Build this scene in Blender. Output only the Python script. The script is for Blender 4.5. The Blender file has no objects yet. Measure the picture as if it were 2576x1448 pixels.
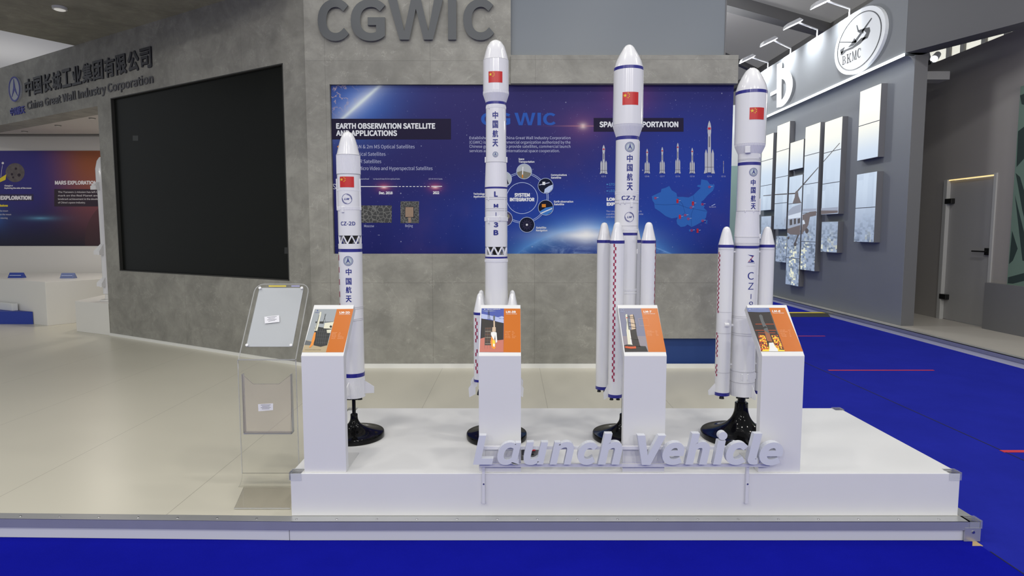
import bpy, bmesh, math, random
from mathutils import Vector, Matrix
from mathutils.geometry import tessellate_polygon
random.seed(7)
R = math.radians
SC = bpy.context.scene
COL = SC.collection

# ------------------------------------------------------------------ camera
FPX, PITCH, CAMH = 1600.0, R(5.07), 1.5
cd = bpy.data.cameras.new('camera'); cam = bpy.data.objects.new('camera', cd); COL.objects.link(cam)
cam.location = (0, 0, CAMH); cam.rotation_euler = (R(90) - PITCH, 0, 0)
cd.sensor_width = 36; cd.lens = 36 * FPX / 2576; cd.clip_end = 200
SC.camera = cam
# ------------------------------------------------------------------ world, lamps, exposure
SC.view_settings.view_transform = 'Standard'; SC.view_settings.look = 'None'
SC.view_settings.gamma = 1; SC.view_settings.exposure = 0.0; SC.view_settings.use_curve_mapping = False
w = bpy.data.worlds.new('hall_air'); SC.world = w; w.use_nodes = True
w.node_tree.nodes['Background'].inputs[0].default_value = (0.92, 0.96, 1.0, 1)
w.node_tree.nodes['Background'].inputs[1].default_value = 0.40
def lamp(name, kind, loc, energy, color=(1, 1, 1), size=.3, target=None, spot=60, blend=.5):
    d = bpy.data.lights.new(name, kind); d.energy = energy; d.color = color
    if kind == 'AREA': d.shape = 'DISK'; d.size = size
    else: d.shadow_soft_size = size
    if kind == 'SPOT': d.spot_size = R(spot); d.spot_blend = blend
    o = bpy.data.objects.new(name, d); COL.objects.link(o); o.location = loc
    t = Vector(target) if target else Vector((loc[0], loc[1], -5))
    o.rotation_euler = (t - Vector(loc)).to_track_quat('-Z', 'Y').to_euler()
    return o
for y, z, e in ((-7.0, 5.6, 105), (-2.0, 6.0, 40), (2.6, 6.2, 34), (4.9, 6.2, 12)):
    for x in (-4.2, -1.4, 1.6, 4.4):
        lamp('hall_bay_and_fill', 'AREA', (x, y, z), e, (1, .965, .90), .32, (x * .8, y + (5 if y < -5 else .5), 0 if y > -5 else 1))
for loc, e in (((3.3, 9.5, 4.9), 90), ((3.4, 14.5, 4.9), 210), ((-14.5, 18.5, 4.2), 170)):
    lamp('ceiling_fill', 'POINT', loc, e, (.96, .98, 1), .25)  # added unseen fills that brighten the roof and the right stand
lamp('hall_bay_and_fill', 'AREA', (-4.6, -1.2, 4.6), 34, (1, .965, .90), .32, (-4.6, 7.5, .6))  # added fill, out of view, to lift the angled left wall
lamp('lobby_fill', 'POINT', (6.45, 6.6, 3.3), 32, (1, .93, .86), .06)  # added warm fill, out of view, brightens the door wall
lamp('hall_bay_and_fill', 'AREA', (4.4, 5.6, 5.9), 42, (.97, .98, 1), .3, (7.0, 10.0, .8))  # added unseen fill aimed into the dark right stand
for x in (-6.6, -5.6):
    lamp('inner_room_downlight', 'AREA', (x, 10.0, 3.1), 13, (1, .93, .84), .25)

# ------------------------------------------------------------------ projection helpers (layout measured from the photograph)
FWD = Vector((0, math.cos(PITCH), -math.sin(PITCH))); UPV = Vector((0, math.sin(PITCH), math.cos(PITCH))); O = Vector((0, 0, CAMH))
def ray(px, py): return FWD * FPX + Vector((1, 0, 0)) * (px - 1288) - UPV * (py - 724)
def onP(px, py, p0, n):
    d = ray(px, py); return O + d * ((Vector(p0) - O).dot(n) / d.dot(n))
def onY(px, py, Y): return onP(px, py, (0, Y, 0), Vector((0, 1, 0)))
def onZ(px, py, z): return onP(px, py, (0, 0, z), Vector((0, 0, 1)))
def onX(px, py, X): return onP(px, py, (X, 0, 0), Vector((1, 0, 0)))
def dep(Y, z): return Y * math.cos(PITCH) + (CAMH - z) * math.sin(PITCH)

# ------------------------------------------------------------------ materials
def lin(c): c /= 255.0; return c / 12.92 if c <= .04045 else ((c + .055) / 1.055) ** 2.4
def S(r, g, b, k=1.0): return tuple(min(lin(v) / k, .95) for v in (r, g, b)) + (1,)
MATS = {}
def mat(name, color, rough=.5, metal=0, spec=.5, coat=0, emit=None, es=0, bump=0, bscale=60, var=0, vscale=3):
    if name in MATS: return MATS[name]
    m = bpy.data.materials.new(name); m.use_nodes = True; nt = m.node_tree; p = nt.nodes['Principled BSDF']
    p.inputs['Base Color'].default_value = color; p.inputs['Roughness'].default_value = rough
    p.inputs['Metallic'].default_value = metal; p.inputs['Specular IOR Level'].default_value = spec
    p.inputs['Coat Weight'].default_value = coat; p.inputs['Coat Roughness'].default_value = .06
    if emit: p.inputs['Emission Color'].default_value = emit; p.inputs['Emission Strength'].default_value = es
    if var or bump:
        tc = nt.nodes.new('ShaderNodeTexCoord')
    if var:
        n = nt.nodes.new('ShaderNodeTexNoise'); n.inputs['Scale'].default_value = vscale; n.inputs['Detail'].default_value = 5
        nt.links.new(tc.outputs['Object'], n.inputs['Vector'])
        mx = nt.nodes.new('ShaderNodeMix'); mx.data_type = 'RGBA'
        mx.inputs[6].default_value = tuple(v * (1 - var) for v in color[:3]) + (1,)
        mx.inputs[7].default_value = tuple(min(1, v * (1 + var)) for v in color[:3]) + (1,)
        nt.links.new(n.outputs[0], mx.inputs[0]); nt.links.new(mx.outputs[2], p.inputs['Base Color'])
    if bump:
        n2 = nt.nodes.new('ShaderNodeTexNoise'); n2.inputs['Scale'].default_value = bscale
        nt.links.new(tc.outputs['Object'], n2.inputs['Vector'])
        b = nt.nodes.new('ShaderNodeBump'); b.inputs['Strength'].default_value = bump; b.inputs['Distance'].default_value = .004
        nt.links.new(n2.outputs[0], b.inputs['Height']); nt.links.new(b.outputs[0], p.inputs['Normal'])
    MATS[name] = m; return m
class NG:
    """tiny node-graph helper"""
    def __init__(s, name):
        s.m = bpy.data.materials.new(name); s.m.use_nodes = True; s.nt = s.m.node_tree; s.p = s.nt.nodes['Principled BSDF']
        MATS[name] = s.m
    def n(s, t, **kw):
        k = s.nt.nodes.new('ShaderNode' + t)
        for a, v in kw.items(): setattr(k, a, v)
        return k
    def put(s, sock, v):
        if hasattr(v, 'is_output'): s.nt.links.new(v, sock)
        else: sock.default_value = v
    def math(s, op, a, b=0.0, c=0.0):
        k = s.n('Math', operation=op); s.put(k.inputs[0], a); s.put(k.inputs[1], b)
        if op in ('SMOOTH_MAX', 'SMOOTH_MIN', 'MULTIPLY_ADD', 'WRAP', 'COMPARE'): s.put(k.inputs[2], c)
        return k.outputs[0]
    def pos(s):
        g = s.n('NewGeometry'); x = s.n('SeparateXYZ'); s.nt.links.new(g.outputs['Position'], x.inputs[0])
        return g.outputs['Position'], x.outputs[0], x.outputs[1], x.outputs[2]
    def mix(s, f, a, b, mode='MIX'):
        k = s.n('Mix', data_type='RGBA', blend_type=mode); s.put(k.inputs[0], f); s.put(k.inputs[6], a); s.put(k.inputs[7], b); return k.outputs[2]
    def noise(s, vec, scale, detail=4, rough=.5, dist=0):
        k = s.n('TexNoise'); k.inputs['Scale'].default_value = scale; k.inputs['Detail'].default_value = detail
        k.inputs['Roughness'].default_value = rough; k.inputs['Distortion'].default_value = dist
        s.put(k.inputs['Vector'], vec); return k.outputs[0]
    def vor(s, vec, scale, feature='F1'):
        k = s.n('TexVoronoi', feature=feature); k.inputs['Scale'].default_value = scale; s.put(k.inputs['Vector'], vec); return k
    def scalev(s, vec, v):
        k = s.n('VectorMath', operation='MULTIPLY'); s.put(k.inputs[0], vec); k.inputs[1].default_value = v; return k.outputs[0]
    def step(s, x, lo, hi):
        k = s.n('MapRange', interpolation_type='SMOOTHSTEP'); s.put(k.inputs[0], x); k.inputs[1].default_value = lo; k.inputs[2].default_value = hi; return k.outputs[0]
    def lin(s, x, lo, hi):
        k = s.n('MapRange'); s.put(k.inputs[0], x); k.inputs[1].default_value = lo; k.inputs[2].default_value = hi; return k.outputs[0]

def concrete(name, base, seams=(), rough=.55, ax=0):
    g = NG(name); P, x, y, z = g.pos()
    big = g.noise(P, 2.1, 7, .62, .8); fine = g.noise(P, 10, 8, .72, .4); st = g.noise(g.scalev(P, (1.6, 1.6, 2.4)), 1.7, 6, .6, 1.6)
    vein = g.step(g.math('ABSOLUTE', g.math('SUBTRACT', g.noise(P, 2.6, 5, .6, 1.6), .5)), .012, .0)
    f = g.math('ADD', g.math('MULTIPLY', big, .55), g.math('ADD', g.math('MULTIPLY', fine, .25), g.math('MULTIPLY', st, .35)))
    c = g.mix(g.step(f, .36, .80), tuple(v * .74 for v in base[:3]) + (1,), tuple(v * 1.24 for v in base[:3]) + (1,))
    c = g.mix(g.math('MULTIPLY', vein, g.math('MULTIPLY', g.step(st, .42, .62), .55)), c, tuple(v * 1.5 for v in base[:3]) + (1,))
    for axis, off, per, wd in seams:
        v = (x, y, z)[axis]
        d = g.math('ABSOLUTE', g.math('SUBTRACT', g.math('MODULO', g.math('ADD', g.math('SUBTRACT', v, off), per * 40.5), per), per * .5))
        c = g.mix(g.math('MULTIPLY', g.math('LESS_THAN', d, wd), .28), c, (.03, .03, .028, 1))
    g.put(g.p.inputs['Base Color'], c); g.p.inputs['Roughness'].default_value = rough
    g.p.inputs['Specular IOR Level'].default_value = .35
    b = g.n('Bump'); b.inputs['Strength'].default_value = .12; b.inputs['Distance'].default_value = .01
    g.nt.links.new(fine, b.inputs['Height']); g.nt.links.new(b.outputs[0], g.p.inputs['Normal'])
    return g.m
def clear_plastic(name, tint, gloss=.12, body=.0, bodycol=(.8, .8, .82, 1), rough=.04):
    m = bpy.data.materials.new(name); m.use_nodes = True; nt = m.node_tree; nt.nodes.clear()
    out = nt.nodes.new('ShaderNodeOutputMaterial'); t = nt.nodes.new('ShaderNodeBsdfTransparent'); t.inputs[0].default_value = tint
    gl = nt.nodes.new('ShaderNodeBsdfGlossy'); gl.inputs['Roughness'].default_value = rough
    lw = nt.nodes.new('ShaderNodeLayerWeight'); lw.inputs[0].default_value = gloss
    d = nt.nodes.new('ShaderNodeBsdfDiffuse'); d.inputs[0].default_value = bodycol
    m1 = nt.nodes.new('ShaderNodeMixShader'); m1.inputs[0].default_value = body
    nt.links.new(t.outputs[0], m1.inputs[1]); nt.links.new(d.outputs[0], m1.inputs[2])
    m2 = nt.nodes.new('ShaderNodeMixShader'); nt.links.new(lw.outputs['Fresnel'], m2.inputs[0])
    nt.links.new(m1.outputs[0], m2.inputs[1]); nt.links.new(gl.outputs[0], m2.inputs[2]); nt.links.new(m2.outputs[0], out.inputs[0])
    MATS[name] = m; return m

# ------------------------------------------------------------------ object helpers
WORLD = {}
def tag(o, label, cat, group=None):
    o['label'] = label; o['category'] = cat
    if group: o['group'] = group
    return o
def thing(name, loc, label, cat, group=None):
    o = bpy.data.objects.new(name, None); COL.objects.link(o); o.location = loc; o.empty_display_size = .05
    WORLD[o.name] = Vector(loc); return tag(o, label, cat, group)
def structure(o): o['kind'] = 'structure'; return o
class MB:
    def __init__(s): s.v = []; s.f = []; s.mi = []; s.m = 0
    def add(s, vs, fs):
        b = len(s.v); s.v += [Vector(v) for v in vs]; s.f += [tuple(i + b for i in f) for f in fs]; s.mi += [s.m] * len(fs); return s
    def box(s, a, b):
        (x0, y0, z0), (x1, y1, z1) = a, b
        return s.add([(x0, y0, z0), (x1, y0, z0), (x1, y1, z0), (x0, y1, z0), (x0, y0, z1), (x1, y0, z1), (x1, y1, z1), (x0, y1, z1)],
                     [(0, 3, 2, 1), (4, 5, 6, 7), (0, 1, 5, 4), (1, 2, 6, 5), (2, 3, 7, 6), (3, 0, 4, 7)])
    def prism(s, poly, n):
        """extrude a planar polygon (list of 3-D points) by vector n"""
        k = len(poly); n = Vector(n); P = [Vector(p) for p in poly]
        tri = tessellate_polygon([P])
        nor = Vector((0, 0, 0))
        for i in range(k): nor += P[i].cross(P[(i + 1) % k])
        up = nor.dot(n) < 0
        caps = []
        for t in tri:
            a, b, c = t
            if (P[b] - P[a]).cross(P[c] - P[a]).dot(n) > 0: a, b, c = a, c, b
            caps += [(a, b, c), (a + k, c + k, b + k)]
        sides = [((i, (i + 1) % k, (i + 1) % k + k, i + k) if not up else ((i + 1) % k, i, i + k, (i + 1) % k + k)) for i in range(k)]
        return s.add(P + [p + n for p in P], caps + sides)
    def foot(s, pts, z0, z1): return s.prism([(p[0], p[1], z0) for p in pts], (0, 0, z1 - z0))
    def lathe(s, prof, cx, cy, n=56, ribs=0, depth=0.0, axis=None):
        vs, fs = [], []
        if ribs: n = ribs * 2
        for z, r in prof:
            for i in range(n):
                a = 2 * math.pi * i / n; rr = r - (depth if ribs and i % 2 else 0)
                vs.append((cx + rr * math.sin(a), cy - rr * math.cos(a), z))
        for k in range(len(prof) - 1):
            for i in range(n):
                j = (i + 1) % n; fs.append((k * n + i, k * n + j, (k + 1) * n + j, (k + 1) * n + i))
        fs.append(tuple(range(n - 1, -1, -1))); b = (len(prof) - 1) * n; fs.append(tuple(range(b, b + n)))
        if prof[0][0] > prof[-1][0]: fs = [tuple(reversed(f)) for f in fs]
        return s.add(vs, fs)
    def tube(s, pts, r, n=8):
        pts = [Vector(p) for p in pts]; vs, fs = [], []
        for i, p in enumerate(pts):
            d = (pts[min(i + 1, len(pts) - 1)] - pts[max(i - 1, 0)]).normalized()
            u = d.orthogonal().normalized() if i == 0 else (u - d * u.dot(d)).normalized(); v = d.cross(u)
            for k in range(n):
                a = 2 * math.pi * k / n; vs.append(p + (u * math.cos(a) + v * math.sin(a)) * (r if not isinstance(r, list) else r[i]))
        for i in range(len(pts) - 1):
            for k in range(n):
                l = (k + 1) % n; fs.append((i * n + k, i * n + l, (i + 1) * n + l, (i + 1) * n + k))
        fs.append(tuple(range(n - 1, -1, -1))); b = (len(pts) - 1) * n; fs.append(tuple(range(b, b + n)))
        return s.add(vs, fs)
    def build(s, name, mats, parent=None, bevel=0, smooth=None, origin=None):
        me = bpy.data.meshes.new(name)
        if parent is not None: o0 = WORLD[parent.name]
        elif origin is not None: o0 = Vector(origin)
        else:
            xs = [v.x for v in s.v]; ys = [v.y for v in s.v]; zs = [v.z for v in s.v]
            o0 = Vector(((min(xs) + max(xs)) / 2, (min(ys) + max(ys)) / 2, min(zs)))
        me.from_pydata([v - o0 for v in s.v], [], s.f)
        for m in (mats if isinstance(mats, (list, tuple)) else [mats]): me.materials.append(m)
        me.polygons.foreach_set('material_index', s.mi); me.update()
        if smooth:
            me.polygons.foreach_set('use_smooth', [True] * len(me.polygons)); me.set_sharp_from_angle(angle=R(smooth))
        o = bpy.data.objects.new(name, me); COL.objects.link(o)
        if parent is not None: o.parent = parent
        else: o.location = o0
        WORLD[o.name] = o0
        if bevel:
            b = o.modifiers.new('bevel', 'BEVEL'); b.width = bevel; b.segments = 2; b.limit_method = 'ANGLE'; b.angle_limit = R(40)
        return o

# ------------------------------------------------------------------ lettering and flat prints
_TC = {}
def _font():
    """Blender's own interface typeface when it is there, else the built-in one"""
    import os
    try: return bpy.data.fonts.load(os.path.join(bpy.utils.system_resource('DATAFILES'), 'fonts', 'Noto Sans CJK Regular.woff2'))
    except Exception: return None
FONT = _font()
def text_mesh(s, off=0.0, shear=0.0, ext=0.0, spacing=1.0, res=4, coff=0.0):
    key = (s, off, shear, ext, spacing, res, coff)
    if key in _TC: return _TC[key]
    c = bpy.data.curves.new('lettering_curve', 'FONT'); c.body = s; c.size = 1
    if FONT: c.font = FONT
    c.offset = coff; c.shear = shear; c.extrude = ext
    c.space_character = spacing; c.resolution_u = res; c.fill_mode = 'BOTH' if ext else 'FRONT'
    o = bpy.data.objects.new('lettering_curve', c); COL.objects.link(o)
    dg = bpy.context.evaluated_depsgraph_get(); me = bpy.data.meshes.new_from_object(o.evaluated_get(dg))
    vs = [v.co.copy() for v in me.vertices]; fs = [tuple(p.vertices) for p in me.polygons]
    bpy.data.objects.remove(o); bpy.data.curves.remove(c); bpy.data.meshes.remove(me)
    if off:                                   # bolder: shifted copies, each a hair deeper than the last
        n = 8 if off > .015 else 4; V, F_ = list(vs), list(fs)
        for k in range(n):
            a = 2 * math.pi * (k + (.5 if n == 4 else 0)) / n; b0 = len(V)
            V += [Vector((v.x + off * math.cos(a), v.y + off * math.sin(a), v.z * (1 - .012 * (k + 1)) if ext else -.000016 * (k + 1))) for v in vs]
            F_ += [tuple(i + b0 for i in f) for f in fs]
        vs, fs = V, F_
    _TC[key] = (vs, fs); return vs, fs
CAP = None
class Dec:
    """flat printed marks laid out in photo pixels and put on a surface by mp(px, py, h)"""
    def __init__(s, mp, lift=.0006): s.mp = mp; s.b = MB(); s.mats = []; s.lift = lift
    def _m(s, m):
        if m not in s.mats: s.mats.append(m)
        s.b.m = s.mats.index(m)
    def poly(s, pts, m, layer=1, thick=0):
        s._m(m); P = [Vector((p[0], p[1], 0)) for p in pts]
        ar = sum(P[i].x * P[(i + 1) % len(P)].y - P[(i + 1) % len(P)].x * P[i].y for i in range(len(P)))
        if ar > 0: P.reverse()
        tri = tessellate_polygon([P]); T = []
        for a, b, c in tri:
            if (P[b] - P[a]).cross(P[c] - P[a]).z > 0: a, b, c = a, c, b
            T.append((a, b, c))
        k = len(P); h = s.lift * layer + thick
        vs = [s.mp(p.x, p.y, h) for p in P]
        if thick:
            vs += [s.mp(p.x, p.y, 0) for p in P]
            T = T + [(i, i + k, (i + 1) % k + k, (i + 1) % k) for i in range(k)]
        s.b.add(vs, T); return s
    def rect(s, x0, y0, x1, y1, m, layer=1, thick=0): return s.poly([(x0, y0), (x1, y0), (x1, y1), (x0, y1)], m, layer, thick)
    def line(s, x0, y0, x1, y1, w, m, layer=1):
        d = Vector((x1 - x0, y1 - y0)); n = Vector((-d.y, d.x)).normalized() * w / 2
        return s.poly([(x0 + n.x, y0 + n.y), (x1 + n.x, y1 + n.y), (x1 - n.x, y1 - n.y), (x0 - n.x, y0 - n.y)], m, layer)
    def disc(s, x, y, rx, m, layer=1, ry=None, n=32, thick=0):
        ry = ry or rx
        return s.poly([(x + rx * math.cos(2 * math.pi * i / n), y + ry * math.sin(2 * math.pi * i / n)) for i in range(n)], m, layer, thick)
    def ring(s, x, y, r, wd, m, layer=1, a0=0, a1=360, ry=None, n=48):
        k = (ry or r) / r; s._m(m); n = max(4, int(n * abs(a1 - a0) / 360)); vs = []
        for i in range(n + 1):
            a = R(a0 + (a1 - a0) * i / n)
            for q in (r - wd / 2, r + wd / 2): vs.append(s.mp(x + q * math.cos(a), y + q * k * math.sin(a), s.lift * layer))
        s.b.add(vs, [(2 * i, 2 * i + 1, 2 * i + 3, 2 * i + 2) for i in range(n)][::1]); return s
    def star(s, x, y, r, m, layer=2, rot=0):
        return s.poly([(x + (r if i % 2 == 0 else r * .4) * math.sin(R(rot + 36 * i)), y - (r if i % 2 == 0 else r * .4) * math.cos(R(rot + 36 * i))) for i in range(10)], m, layer)
    def text(s, t, x0, x1, yb, cap, m, off=0.0, shear=0.0, ext=0.0, layer=1, slope=0.0, spacing=1.0, bbox=False, res=4, coff=0.0):
        """x0..x1: extent; yb: baseline; cap: capital height (or bounding-box height when bbox)"""
        global CAP
        if CAP is None: CAP = max(v.y for v in text_mesh('H')[0])
        vs, fs = text_mesh(t, off, shear, 1.0 if ext else 0.0, spacing, res, coff)
        a = min(v.x for v in vs); b = max(v.x for v in vs); lo = min(v.y for v in vs); hi = max(v.y for v in vs)
        ky = cap / (hi - lo) if bbox else cap / CAP; base = lo if bbox else 0
        kx = (x1 - x0) / (b - a) if x1 is not None else ky
        s._m(m); L = s.lift * layer
        s.b.add([s.mp(x0 + (v.x - a) * kx, yb - (v.y - base) * ky + slope * (v.x - a) * kx, L + (v.z + 1) / 2 * ext if ext else L + v.z) for v in vs], fs)
        return s
    def build(s, name, parent=None, smooth=None): return s.b.build(name, s.mats, parent, smooth=smooth)
    def glyph(s, pts, x0, x1, y0, y1, m, ext):
        return s.poly([(x0 + u * (x1 - x0), y1 - v * (y1 - y0)) for u, v in pts], m, 0, ext)
W_SHAPE = [(0, 1), (.165, 1), (.297, .215), (.416, 1), (.60, 1), (.735, .215), (.84, 1), (1, 1), (.82, 0), (.648, 0), (.507, .77), (.39, 0), (.21, 0)]
V_SHAPE = [(0, 1), (.27, 1), (.353, .32), (.738, 1), (1, 1), (.443, 0), (.15, 0)]
def mapY(Y): return lambda px, py, h: onY(px, py, Y - h)
def mapX(X): return lambda px, py, h: onX(px, py, X - h)
def mapPl(p0, n):
    p0 = Vector(p0); n = Vector(n).normalized()
    return lambda px, py, h: onP(px, py, p0, n) + n * h
class CylDec:
    """marks wrapped round an upright cylinder; coordinates are photo pixels near the seen front"""
    def __init__(s, X0, Y0, r): s.X0, s.Y0, s.r = X0, Y0, r; s.mats = []; s.parts = []; s.b = MB()
    def _m(s, m):
        if m not in s.mats: s.mats.append(m)
        s.b.m = s.mats.index(m)
    def place(s, shapes, cx, cy, k, layer=1):
        """shapes: list of (verts2d [(x right, y up)], faces, material) in pixels about (cx, cy)"""
        P = onY(cx, cy, s.Y0 - s.r); q = max(-.97, min(.97, (P.x - s.X0) / s.r)); a0 = math.asin(q)
        P = onY(cx, cy, s.Y0 - s.r * math.cos(a0)); a0 = math.asin(max(-.97, min(.97, (P.x - s.X0) / s.r)))
        sc = dep(s.Y0 - s.r, P.z) / FPX * k; rr = s.r + .0009 * layer
        for vs, fs, m in shapes:
            bm = bmesh.new(); bv = [bm.verts.new((v[0] * sc, v[1] * sc, v[2] * 3 if len(v) > 2 else 0)) for v in vs]
            for f in fs:
                try: bm.faces.new([bv[i] for i in f])
                except ValueError: pass
            xs = [v.co.x for v in bm.verts]; st = s.r * .12; t = math.floor(min(xs) / st) * st
            while t < max(xs):
                bmesh.ops.bisect_plane(bm, geom=bm.verts[:] + bm.edges[:] + bm.faces[:], plane_co=(t, 0, 0), plane_no=(1, 0, 0)); t += st
            bmesh.ops.triangulate(bm, faces=bm.faces[:])
            bm.verts.index_update(); s._m(m)
            V = [(s.X0 + (rr + v.co.z) * math.sin(a0 + v.co.x / s.r), s.Y0 - (rr + v.co.z) * math.cos(a0 + v.co.x / s.r), P.z + v.co.y) for v in bm.verts]
            Fs = []
            for f in bm.faces:
                ids = [v.index for v in f.verts]; Fs.append(ids if f.normal.z > 0 else ids[::-1])
            s.b.add(V, Fs); bm.free()
        return s
    def text(s, t, cx, cy, wpx, hpx, m, off=0.0, shear=0.0):
        vs, fs = text_mesh(t, off, shear)
        a = min(v.x for v in vs); b = max(v.x for v in vs); lo = min(v.y for v in vs); hi = max(v.y for v in vs)
        return s.place([([((v.x - (a + b) / 2) * wpx / (b - a), (v.y - (lo + hi) / 2) * hpx / (hi - lo), v.z) for v in vs], fs, m)], cx, cy, 1)
    def build(s, name, parent): return s.b.build(name, s.mats, parent)
def poly2(pts, m):
    P = [Vector((x, y, 0)) for x, y in pts]; return (pts, [tuple(t) for t in tessellate_polygon([P])], m)
def ann2(r, wd, m, a0=0, a1=360, n=40, cx=0, cy=0):
    n = max(4, int(n * abs(a1 - a0) / 360)); vs = []
    for i in range(n + 1):
        a = R(a0 + (a1 - a0) * i / n)
        for q in (r - wd / 2, r + wd / 2): vs.append((cx + q * math.cos(a), cy + q * math.sin(a)))
    return (vs, [(2 * i, 2 * i + 1, 2 * i + 3, 2 * i + 2) for i in range(n)], m)
def star2(cx, cy, r, m, rot=0):
    return poly2([(cx + (r if i % 2 == 0 else r * .4) * math.sin(R(rot + 36 * i)), cy + (r if i % 2 == 0 else r * .4) * math.cos(R(rot + 36 * i))) for i in range(10)], m)

# ================================================================== materials used around the place
K = .72
concrete('concrete_back', (.30, .294, .266, 1), seams=((0, -1.85, 1.04, .0022), (2, .98, 2.20, .0022)))
concrete('concrete_left', (.30, .294, .266, 1), seams=((0, -1.85, 1.04, .0018),))
concrete('concrete_soffit', (.29, .28, .23, 1))
M = MATS
def floor_mat(name, base, per, off, rough):
    g = NG(name); P, x, y, z = g.pos()
    n = g.noise(g.scalev(P, (1, 1.3, 1)), .8, 1, .5, .0)
    c = g.mix(g.step(n, .3, .75), tuple(v * .98 for v in base[:3]) + (1,), tuple(min(1, v * 1.02) for v in base[:3]) + (1,))
    d = g.math('ABSOLUTE', g.math('SUBTRACT', g.math('MODULO', g.math('ADD', g.math('SUBTRACT', x, off), per * 40.5), per), per * .5))
    c = g.mix(g.math('MULTIPLY', g.math('LESS_THAN', d, .002), .42), c, (.12, .10, .08, 1))
    g.put(g.p.inputs['Base Color'], c); g.p.inputs['Specular IOR Level'].default_value = .5
    g.p.inputs['Roughness'].default_value = rough
    return g.m
floor_mat('platform_sheet', (.665, .635, .53, 1), 1.0, -.716, .30)
def carpet_mat(name, base):
    g = NG(name); P, x, y, z = g.pos(); n = g.noise(P, 2.2, 5, .65); f = g.noise(P, 220, 2, .5)
    c = g.mix(n, tuple(v * .8 for v in base[:3]) + (1,), tuple(v * 1.2 for v in base[:3]) + (1,))
    g.put(g.p.inputs['Base Color'], c); g.p.inputs['Roughness'].default_value = .95; g.p.inputs['Specular IOR Level'].default_value = .02
    g.p.inputs['Sheen Weight'].default_value = 0
    b = g.n('Bump'); b.inputs['Strength'].default_value = .5; b.inputs['Distance'].default_value = .004
    g.nt.links.new(f, b.inputs['Height']); g.nt.links.new(b.outputs[0], g.p.inputs['Normal']); return g.m
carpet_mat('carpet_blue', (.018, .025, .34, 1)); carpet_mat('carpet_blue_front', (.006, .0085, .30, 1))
mat('white_board', (.80, .80, .80, 1), .42, var=.025, vscale=4)
mat('white_skirt', (.72, .73, .76, 1), .5)
mat('aluminium', (.52, .53, .54, 1), .38, metal=.6, var=.06, vscale=8)
mat('steel', (.45, .45, .46, 1), .3, metal=1)
mat('white_trim', (.82, .82, .80, 1), .4)
mat('screen_black', (.008, .009, .008, 1), .30, spec=.12); mat('screen_patch', (.022, .024, .023, 1), .4)
mat('screen_edge', (.03, .03, .028, 1), .5)
mat('letter_grey', (.075, .083, .092, 1), .45); mat('letter_dark', (.035, .036, .045, 1), .4); mat('letter_blue', (.035, .04, .30, 1), .4)
mat('letter_dim', (.085, .085, .095, 1), .4)
mat('panel_bluegrey', (.17, .195, .225, 1), .3, var=.04, vscale=.7)
mat('pale_wall', (.74, .72, .69, 1), .6); mat('pale_ceiling', (.62, .58, .56, 1), .7)
mat('stand_grey', (.25, .265, .285, 1), .6, var=.03, vscale=2); mat('stand_dark', (.16, .16, .165, 1), .6)
mat('stand_taupe', (.34, .32, .30, 1), .6, var=.04, vscale=1.5); mat('stand_fascia', (.10, .10, .104, 1), .6)
mat('door_grey', (.36, .355, .35, 1), .5); mat('black_metal', (.02, .02, .02, 1), .4, metal=.5)
mat('light_grey', (.42, .42, .41, 1), .5)
mat('beam_grey', (.24, .235, .225, 1), .6); mat('brass_light', (.9, .7, .3, 1), .4, emit=(1, .72, .3, 1), es=1.0)
mat('green_panel', (.16, .24, .19, 1), .5); mat('green_dark', (.03, .05, .045, 1), .5)
mat('far_cream', (.82, .84, .80, 1), .6); mat('far_green', (.36, .52, .46, 1), .6)
mat('recess_blue', (.012, .05, .22, 1), .6); mat('bench_blue', (.02, .05, .36, 1), .55)
mat('red_tape', (.62, .03, .05, 1), .6); mat('seam_dark', (.006, .007, .05, 1), .9); mat('plywood', (.50, .36, .18, 1), .7, var=.15, vscale=12)
# hall roof: a pale tent membrane that lets daylight through
m = bpy.data.materials.new('roof_membrane'); m.use_nodes = True; nt = m.node_tree; p = nt.nodes['Principled BSDF']
p.inputs['Base Color'].default_value = (.62, .60, .57, 1); p.inputs['Roughness'].default_value = .8
tr = nt.nodes.new('ShaderNodeBsdfTranslucent'); tr.inputs[0].default_value = (.92, .90, .88, 1); mx = nt.nodes.new('ShaderNodeMixShader'); mx.inputs[0].default_value = .6
nt.links.new(p.outputs[0], mx.inputs[1]); nt.links.new(tr.outputs[0], mx.inputs[2]); nt.links.new(mx.outputs[0], nt.nodes['Material Output'].inputs[0]); MATS['roof_membrane'] = m

# ================================================================== the setting
ZS = .100                                   # raised platform height
YF, YP = 2.968, 3.028                       # platform front edge, exhibit plinth front
XR = 2.27                                   # platform right edge
YW = 6.46                                   # back wall face
def edgeY(x): return YF + (max(0, -1.07 - x) * .0225)
# hall carpet: two lengths with a seam
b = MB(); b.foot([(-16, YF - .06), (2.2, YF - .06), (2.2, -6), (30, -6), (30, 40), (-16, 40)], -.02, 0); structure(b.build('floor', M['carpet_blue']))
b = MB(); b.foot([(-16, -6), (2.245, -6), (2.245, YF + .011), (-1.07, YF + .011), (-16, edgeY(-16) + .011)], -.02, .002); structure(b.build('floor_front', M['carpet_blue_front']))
b = MB(); b.foot([onZ(2447, 1355, .003), onZ(2473, 1372, .003), onZ(2446, 1372, .003)], 0, .003); structure(b.build('floor_plywood', M['plywood']))
def strip(name, x0, y0, x1, y1, m, z=.003):
    b = MB(); b.box((x0, y0, 0), (x1, y1, z)); return b.build(name, M[m])
structure(strip('trim_1', 3.365, 2.2, 3.375, 20, 'seam_dark', .0015)); structure(strip('trim_2', 2.245, -1, 2.252, YF - .1, 'seam_dark', .0035))
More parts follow.
